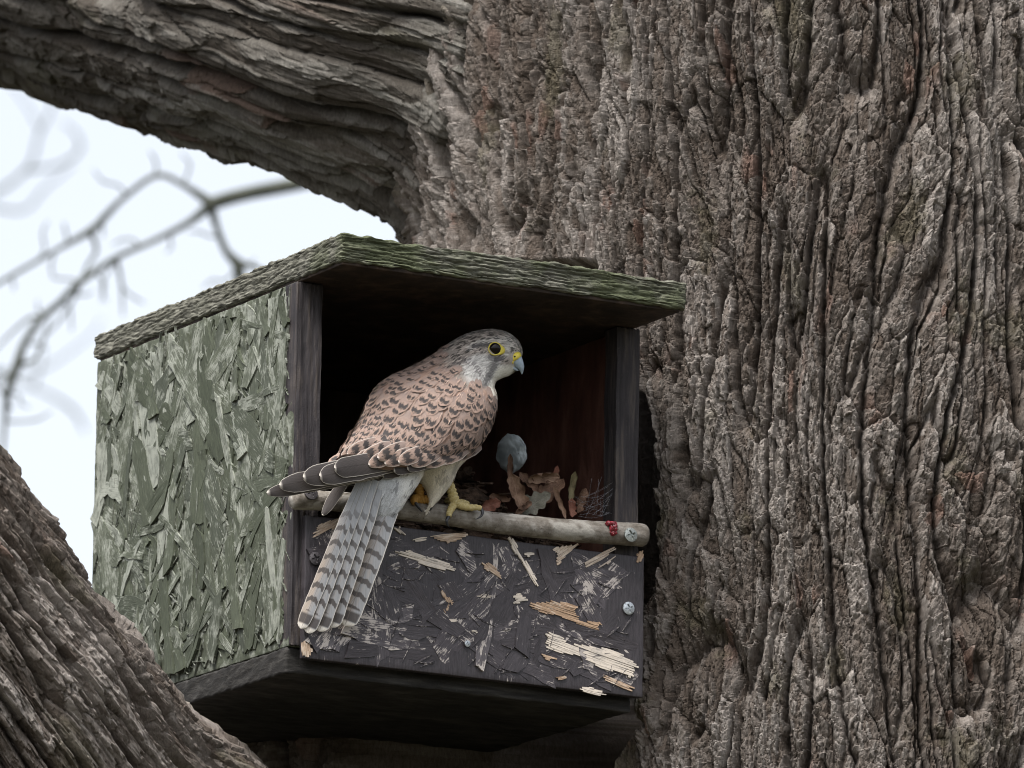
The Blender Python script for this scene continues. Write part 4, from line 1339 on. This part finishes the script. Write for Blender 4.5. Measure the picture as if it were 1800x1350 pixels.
EYE_C, EYE_N = surf(870, 613)
v, q = ball(EYE_C - FW * .0004, 10.6 * PXM, (1, 1, .66))
eye = obj("eye", new_mesh("eye", v - K0, q[:, ::-1]), M_EYE, kes)
ring = []
for k in range(40):
    a = 2 * math.pi * k / 40
    ext = 1 + .55 * max(0, math.cos(a - (-.25))) ** 6            # bare skin reaches forward of the eye
    ring.append((870 + 9.8 * math.cos(a), 613 - 9.8 * math.sin(a), 870 + 12.0 * ext * math.cos(a), 613 - 12.0 * ext * math.sin(a)))
inn = np.array([P(x, y, 0) for x, y, _, _ in ring]); 
def on_surf(x, y, lift):
    p_, n_ = surf(x, y); return p_ - FW * lift
rows_ = [np.array([P(a, b, to_px(EYE_C)[2] - .0012) for a, b, _, _ in ring]), np.array([on_surf((a + c_) / 2, (b + d_) / 2, .0026) for a, b, c_, d_ in ring]), np.array([on_surf(c_, d_, .0012) for _, _, c_, d_ in ring]), np.array([on_surf(c_, d_, -.001) for _, _, c_, d_ in ring])]
V = np.stack(rows_); obj("eye_ring", new_mesh("eye_ring", V - K0, grid_quads(4, 40, True)), M_YEL, kes)

# bill: loft from the cere to the hooked tip; each row is (top x, top y, bottom x, bottom y, half depth)
HD = to_px(surf(905, 627)[0])[2] + .0055
bill_rows = [(908, 619, 898, 640, .0075), (914, 622, 900, 642, .0072), (918, 630, 904, 645, .0062), (920.5, 638, 909, 648, .0050), (921.5, 645, 913, 651, .0036), (920.5, 651, 915, 654.5, .0022), (918.5, 657, 917, 658.5, .0008)]
def small_loft(rows, n=24, m=20, d0=0.0):
    S = np.array(rows, float); t = np.linspace(0, len(S) - 1, n); s_ = catmull(S, t)
    c = np.array([P((a + c_) / 2, (b + d_) / 2, HD + d0) for a, b, c_, d_, _ in s_]); rr_ = np.array([P(a, b, HD + d0) for a, b, *_ in s_]) - c
    an_ = np.linspace(0, 2 * math.pi, m, endpoint=False)
    V = c[:, None] + np.cos(an_)[None, :, None] * rr_[:, None] - np.sin(an_)[None, :, None] * np.maximum(s_[:, 4], .0003)[:, None, None] * FW
    return closed(V)
v, q = small_loft(bill_rows); beak = obj("beak", new_mesh("beak", v - K0, q), M_BILL, kes)
v, q = small_loft([(900, 640, 890, 641, .0060), (905, 644, 893, 647, .0056), (909, 648, 900, 650.5, .0042), (912, 651.5, 907, 652.5, .0020)]); obj("lower_mandible", new_mesh("lower_mandible", v - K0, q), M_BILL, beak)
v, q = small_loft([(902, 619, 893, 638, .0074), (908, 618, 897, 640, .0084), (914.5, 620, 899, 640, .0083), (917, 625.5, 903, 637, .0070)], d0=-.0004); cere = obj("cere", new_mesh("cere", v - K0, q), M_YEL, beak)
v, q = tube([P(902, 637, HD - .0070), P(893, 637.5, HD - .0080), P(884, 638, HD - .0092), P(877, 637, HD - .0098)], [.0020, .0017, .0014, .0006], 10, 14); obj("gape", new_mesh("gape", v - K0, q), M_YEL, beak)
v, q = ball(P(905, 627, HD - .0082), 1.9 * PXM, (1, 1, .8), 8, 12); obj("nostril", new_mesh("nostril", v - K0, q[:, ::-1]), M_EYE, beak)


# ---- feet
def knobbly(pts, r0, r1, seed, n=26, m=12):
    v, q = tube(pts, np.linspace(r0, r1, len(pts)), m, n)
    t = np.repeat(np.arange(n), m); k = n * m
    c = v[:k].reshape(n, m, 3).mean(1)[t]
    f = 1 + .22 * np.abs(np.sin(t * math.pi / 4.0)) * np.random.default_rng(seed).uniform(.7, 1.2, k)
    v = v.copy(); v[:k] = c + (v[:k] - c) * f[:, None]
    return v, q


def talon(pts, r, parent):
    v, q = tube(pts, [r, r * .85, r * .55, r * .12], 10, 18); return obj("talon", new_mesh("talon", v - K0, q), M_TALON, parent)


def pf(px, py, o=0.0): return Bp(px, py, o)


F1 = -.013
v, q = knobbly([pf(788, 846, -.010), pf(793, 860, -.011), pf(797, 874, -.012), pf(801, 886, F1)], .0042, .0052, 3)
leg1 = obj("leg", new_mesh("leg", v - K0, q), M_TOE, kes)
for pts, r, tal in [
    ([(800, 884, F1), (812, 889, F1 - .001), (826, 892, F1 - .002), (838, 892, F1 - .004), (846, 894, F1 - .006)], .0041, [(846, 895, F1 - .006), (848, 901, F1 - .0085), (845, 908, F1 - .010), (836, 913, F1 - .010)]),
    ([(799, 885, F1), (794, 893, F1 - .003), (790, 901, F1 - .006), (789, 908, F1 - .008)], .0040, [(788.5, 908, F1 - .008), (785.5, 914, F1 - .0105), (786, 921, F1 - .011), (790, 927, F1 - .0095)]),
    ([(800, 884, F1), (805, 884, .002), (814, 884, .010), (822, 886, .013)], .0043, [(822, 886, .013), (826, 888, .017), (827, 894, .019), (826, 899, .018)]),
    ([(799, 883, F1), (793, 881, .000), (788, 880, .008), (785, 882, .012)], .0042, [(785, 882, .012), (783, 885, .016), (782, 890, .017), (783, 895, .016)]),
]:
    v, q = knobbly([pf(*p_) for p_ in pts], r, r * .62, int(pts[-1][0])); toe = obj("toe", new_mesh("toe", v - K0, q), M_TOE, leg1)
    talon([pf(*p_) for p_ in tal], .0021, leg1)
F2 = -.004
v, q = knobbly([pf(736, 850, F2), pf(737, 862, F2), pf(738, 874, F2), pf(740, 882, F2)], .0042, .0050, 5)
leg2 = obj("leg", new_mesh("leg", v - K0, q), M_TOE2, kes)
for pts, r, tal in [
    ([(740, 880, F2), (731, 876, -.008), (728, 880, -.013), (730, 885, -.0165)], .0046, [(730, 883, -.0165), (734, 889, -.019), (739, 896, -.019), (742.5, 900, -.0165)]),
    ([(739, 880, F2), (748, 878, F2 - .004), (755, 879, F2 - .007), (757, 885, F2 - .010)], .0046, [(756, 885, F2 - .010), (758, 890, F2 - .013), (757, 895, F2 - .0135), (754, 899, F2 - .011)]),
    ([(741, 880, F2), (748, 879, .004), (757, 880, .010)], .0042, [(757, 880, .010), (760, 882, .014), (761, 887, .016), (760, 891, .015)]),
]:
    v, q = knobbly([pf(*p_) for p_ in pts], r, r * .65, int(pts[-1][0])); obj("toe", new_mesh("toe", v - K0, q), M_TOE2, leg2)
    talon([pf(*p_) for p_ in tal], .0021, leg2)


# ------------------------------------------------------------------ inside the box: litter, dead leaves, pale shell, cobweb; a scrap on the perch
def mat_leaf(name, a, b, c_):
    t = NT(name, .75)
    v = t.coord("Object"); n = t.tex(v, 90, 4, .6); m = t.tex(v, 600, 3)
    uv = t.node("ShaderNodeTexCoord").outputs["UV"]; s_ = t.node("ShaderNodeSeparateXYZ", {0: uv})
    au = t.math('ABSOLUTE', t.math('SUBTRACT', s_.outputs[0], .5))
    vein = t.math('FRACT', t.math('ADD', t.math('MULTIPLY', s_.outputs[1], 8), t.math('MULTIPLY', au, -4)))
    vm = t.math('MAXIMUM', t.ramp(vein, [(.0, (.6, .6, .6)), (.07, (0, 0, 0))]), t.ramp(au, [(.015, (1, 1, 1)), (.03, (0, 0, 0))]))
    c = t.ramp(n, [(.3, a), (.5, b), (.72, c_)])
    c = t.mix(t.math('MULTIPLY', vm, .35), c, c_)
    t.bump(t.math('ADD', t.math('MULTIPLY', vm, .8), m), .5, .0012)
    return t.base(c)


ML_TAN = mat_leaf("tan_leaf", (.085, .048, .030), (.165, .10, .066), (.27, .18, .125))
ML_BROWN = mat_leaf("brown_leaf", (.05, .028, .018), (.11, .062, .040), (.20, .12, .08))
ML_GREY = mat_leaf("grey_leaf", (.075, .070, .055), (.13, .124, .098), (.20, .19, .16))
ML_RED = mat_leaf("red_brown_leaf", (.08, .03, .018), (.17, .068, .045), (.24, .12, .085))
ML_OLIVE = mat_leaf("olive_leaf", (.07, .06, .03), (.14, .115, .06), (.22, .19, .11))


def leaf_shape(L, W, curl, seed, twist=.3):
    """a lobed dead leaf, curled across and along, with a little thickness; x across, y along"""
    r = np.random.default_rng(seed); n, m = 19, 9
    v = np.linspace(0, 1, n); u = np.linspace(-1, 1, m)
    VV, UU = np.meshgrid(v, u, indexing='ij')
    w = np.sin(np.clip(v, 0.01, 1) ** .8 * math.pi) ** .6 * (1 + .26 * np.sin(v * math.pi * 7 + r.uniform(0, 3))) * W / 2
    w[0] = W * .02; w[-1] = W * .03
    x = UU * w[:, None]; y = (VV - .5) * L
    a = x / (W / 2) * curl[0]; R = W / 2 / max(abs(curl[0]), .05)
    X = np.sin(a) * R; Z = (1 - np.cos(a)) * R * np.sign(curl[0])
    b = (VV - .5) * curl[1]; R2 = L / max(abs(curl[1]), .05)
    Y = np.sin(b) * R2; Z = Z + (1 - np.cos(b)) * R2 * np.sign(curl[1]) + W * .07 * fbm(UU * 2 + seed, VV * 4, 3, seed)
    tw = (VV - .5) * twist; X, Z = X * np.cos(tw) - Z * np.sin(tw), X * np.sin(tw) + Z * np.cos(tw)
    top = np.stack([X, Y, Z], -1).reshape(-1, 3); low = top - np.array([0, 0, .0005])
    q = grid_quads(n, m); uvq = np.stack([UU * .5 + .5, VV], -1).reshape(-1, 2)
    return np.concatenate([top, low]), np.concatenate([q[:, ::-1], q + n * m]), np.concatenate([uvq, uvq])


def leaf(px, py, off, L, W, ang, pitch, curl, mat, label, seed, yaw=0.0):
    v, q, uv = leaf_shape(L * PXM * .9, W * PXM * .85, (curl[0] * 1.35, curl[1] * 1.3), seed, .8)
    o = obj("dead_leaf", new_mesh("dead_leaf", v, q, uvs=uv), mat)
    d = RT * math.sin(ang) + UP * math.cos(ang)                   # leaf axis in the picture plane, then tipped back
    N = -FW * math.cos(yaw) + np.cross(d, -FW) * math.sin(yaw)
    ey = nrm(d * math.cos(pitch) - N * math.sin(pitch)); ex = nrm(np.cross(ey, N)); ez = np.cross(ex, ey)
    basis_obj(o, P(px, py, perch_depth(px) + off), ex, ey, ez)
    return tag(o, label, "leaf", "dead leaves in the nest box")


leaf(908, 868, .040, 84, 46, -.15, .3, (1.0, .7), ML_TAN, "upright tan leaf nearest the bird's toes, curled lengthwise", 1, .3)
leaf(953, 838, .055, 74, 40, 1.75, .5, (1.3, .8), ML_TAN, "pale tan leaf folded over at the top of the heap", 2, .2)
leaf(941, 884, .034, 72, 44, 1.05, .2, (.5, .5), ML_GREY, "grey-green flat leaf with dark specks at the front of the heap", 3, -.2)
leaf(982, 884, .034, 70, 20, -.25, .1, (1.2, .5), ML_TAN, "narrow pinkish-tan leaf standing upright behind the perch", 4, .5)
leaf(1004, 856, .060, 66, 24, .35, .2, (1.2, 1.0), ML_OLIVE, "olive curled leaf highest towards the cobweb", 5, .3)
leaf(896, 826, .085, 66, 18, .12, .2, (1.0, .8), ML_BROWN, "dark brown withered leaf stalk in front of the pale shell", 6, .2)
leaf(862, 888, .030, 44, 34, 1.3, .3, (.8, .6), ML_RED, "small red-brown leaf beside the bird's front talon", 7)
leaf(966, 866, .048, 80, 48, .9, .4, (.8, .9), ML_BROWN, "large dark brown leaf in the middle of the heap", 8, -.3)
leaf(1004, 893, .040, 40, 24, .2, .3, (.9, .6), ML_RED, "small reddish leaf at the foot of the olive leaf", 9, .4)
leaf(928, 850, .058, 56, 30, -.5, .3, (1.1, .5), ML_BROWN, "dark crumpled leaf between the two tan leaves", 10, .5)

leaf(880, 880, .045, 50, 30, -.9, .6, (1.3, 1.0), ML_BROWN, "dark curled leaf low between the red-brown leaf and the upright tan leaf", 11, .4)
leaf(918, 892, .028, 46, 26, 1.2, .5, (1.5, .6), ML_BROWN, "rolled brown leaf just above the perch in front of the tan leaf", 12, .3)
leaf(972, 842, .070, 58, 26, .5, .4, (1.6, .8), ML_RED, "reddish curled leaf behind the folded pale tan leaf", 13, .5)
leaf(1018, 880, .055, 60, 34, .8, .6, (1.2, .9), ML_BROWN, "dark brown leaf half hidden behind the cobweb", 14, .5)

# litter heap, filling the box up to the perch
gx_l = np.linspace(T + .002, BW - T - .002, 90); gy_l = np.linspace(.026, BD_ - T - .004, 90)
GXl, GYl = np.meshgrid(gx_l, gy_l, indexing='ij')
GZl = .135 + (.070 * np.exp(-((GXl - .285) / .085) ** 2) + .02) * sstep(.02, .15, GYl) + .030 * np.exp(-((GXl - .27) / .07) ** 2) * sstep(.10, .24, GYl) + .012 * fbm(GXl * 18, GYl * 18, 4, 61) + .014 * np.abs(noise(GXl * 45, GYl * 45, 62))
top = np.stack([GXl, GYl, GZl], -1)
ring_i = np.concatenate([np.arange(90) * 90, 89 * 90 + np.arange(1, 90), np.arange(88, -1, -1) * 90 + 89, np.arange(88, 0, -1)])
low = top.reshape(-1, 3)[ring_i].copy(); low[:, 2] = .001
k = len(ring_i); j = np.arange(k)
lv = np.concatenate([top.reshape(-1, 3), low]); lq = np.concatenate([grid_quads(90, 90)[:, ::-1], np.stack([ring_i[j], ring_i[(j + 1) % k], 8100 + (j + 1) % k, 8100 + j], -1)])


def mat_litter():
    t = NT("nest_litter", .9)
    n = t.tex(t.coord("Object"), 120, 5, .65); m = t.tex(t.coord("Object"), 28, 3)
    t.bump(n, 1, .004)
    return t.base(t.mix(t.ramp(m, [(.45, (0, 0, 0)), (.6, (.8, .8, .8))]), t.ramp(n, [(.35, (.02, .014, .010)), (.65, (.10, .066, .045))]), t.ramp(n, [(.35, (.06, .035, .022)), (.65, (.17, .11, .075))])))


M_LIT = mat_litter()
parts = [(b2w(lv), lq)]
for i in range(130):                                          # bits of leaf and twig on the heap
    x = random.gauss(.285, .06); x = min(max(x, .05), BW - .04); y = random.uniform(.035, .22); gi = int((x - T) / (BW - 2 * T) * 89); gj = int(min(89, (y - .026) / (BD_ - T - .03) * 89))
    z = GZl[min(gi, 89), gj] + .004
    if random.random() < .6:
        v, q, _ = leaf_shape(random.uniform(.02, .04), random.uniform(.01, .02), (random.uniform(.4, 1.4), random.uniform(.2, 1)), 200 + i)
        a = random.uniform(0, 6.3); e = random.gauss(0, .5)
        R_ = np.array(Matrix.Rotation(a, 3, 'Z') @ Matrix.Rotation(e, 3, 'X'))
        parts.append((b2w(v @ R_.T + np.array([x, y, z])), q))
    else:
        a = random.uniform(0, 3.1); l = random.uniform(.02, .05); d = np.array([math.cos(a), math.sin(a) * .6, random.uniform(-.1, .3)]) * l
        v, q = tube([np.array([x, y, z]) - d, np.array([x, y, z + .002]), np.array([x, y, z]) + d], [.0012, .0014, .0008], 6, 8)
        parts.append((b2w(v), q))
v, q, _ = soup(parts)
lit = obj("nest_litter", new_mesh("nest_litter", v, q, smooth=True), M_LIT)
tag(lit, "dark litter of twigs and leaf scraps heaped inside the nest box", "litter", kind="stuff")

# pale shell: an open, chipped eggshell-like cup lying on its side
n_, m_ = 44, 72
th_ = np.linspace(.03, 2.25, n_); ph = np.linspace(0, 2 * math.pi, m_, endpoint=False)
A, B = np.meshgrid(th_, ph, indexing='ij')
A = A - .35 * sstep(1.6, 2.25, A) * (.5 + 1.2 * noise(np.cos(B) * 2 + 3, np.sin(B) * 2, 9))
d3 = np.stack([np.sin(A) * np.cos(B), np.sin(A) * np.sin(B), np.cos(A)], -1)
sh = d3 * np.array([.0160, .0215, .018]); sh2 = d3 * np.array([.0170, .0235, .019])
sh = sh * (1 + .16 * fbm(d3[..., 0] * 1.8 + 4, d3[..., 1] * 1.8, 3, 3))[..., None]; sh2 = sh * .95
axs = np.stack([nrm(RT * .9 - FW * .45), UP, nrm(FW * .0 + RT * .45 - FW * .9)])
SH_C = P(899, 797, perch_depth(899) + .15)
v1 = (SH_C + sh.reshape(-1, 3) @ axs); v2 = (SH_C + sh2.reshape(-1, 3) @ axs)
q = grid_quads(n_, m_, True); rim = np.stack([(n_ - 1) * m_ + np.arange(m_), (n_ - 1) * m_ + (np.arange(m_) + 1) % m_, 2 * n_ * m_ - m_ + (np.arange(m_) + 1) % m_, 2 * n_ * m_ - m_ + np.arange(m_)], -1)
shell = obj("eggshell", new_mesh("eggshell", np.concatenate([v1, v2]), np.concatenate([q[:, ::-1], q + n_ * m_, rim])),
            mat_plain("pale_shell", (.24, .275, .29), .8, .1, (.58, .64, .67), 45))
tag(shell, "pale bluish-white rounded shell deep inside the box behind the leaves", "eggshell")

# cobweb threads in the corner beside the right stile
r = np.random.default_rng(5); parts = []
for i in range(24):
    a = P(r.uniform(1000, 1060), r.uniform(872, 912), perch_depth(1030) + r.uniform(.02, .05)); b = P(r.uniform(1040, 1084), r.uniform(838, 912), perch_depth(1070) + r.uniform(.016, .05))
    mid = (a + b) / 2 - UP * r.uniform(0, .004)
    parts.append(tube([a, mid, b], [.00009, .00007, .00009], 5, 8))
v, q, _ = soup(parts)
web = obj("cobweb", new_mesh("cobweb", v, q), mat_plain("cobweb_silk", (.22, .23, .25), .6, .3, (.3, .31, .33)))
tag(web, "thin grey cobweb threads in the lower corner of the opening", "cobweb")

# red scrap of food on the perch
SCP = P(1078, 926, perch_depth(1078) - .0155)
parts = []
for i in range(11):
    a = r.uniform(0, 6.3); rr_ = r.uniform(0, .0075)
    c = SCP + RT * rr_ * math.cos(a) + UP * rr_ * math.sin(a) * 1.05 - FW * r.uniform(-.001, .0016)
    v, q = ball(c, r.uniform(.0026, .0046), (r.uniform(.7, 1.2), r.uniform(.7, 1.2), .7), 10, 16)
    f = fbm((v - c)[:, 0] * 700 + i, (v - c)[:, 2] * 700, 2, 70 + i)
    parts.append((c + (v - c) * (1 + .55 * f)[:, None], q[:, ::-1]))
v, q, _ = soup(parts)
scrap = obj("meat_scrap", new_mesh("meat_scrap", v, q), mat_plain("raw_meat", (.12, .006, .012), .25, .6, (.30, .03, .045), 260, .8))
tag(scrap, "small glossy dark red scrap stuck on the perch near its screw", "food scrap")
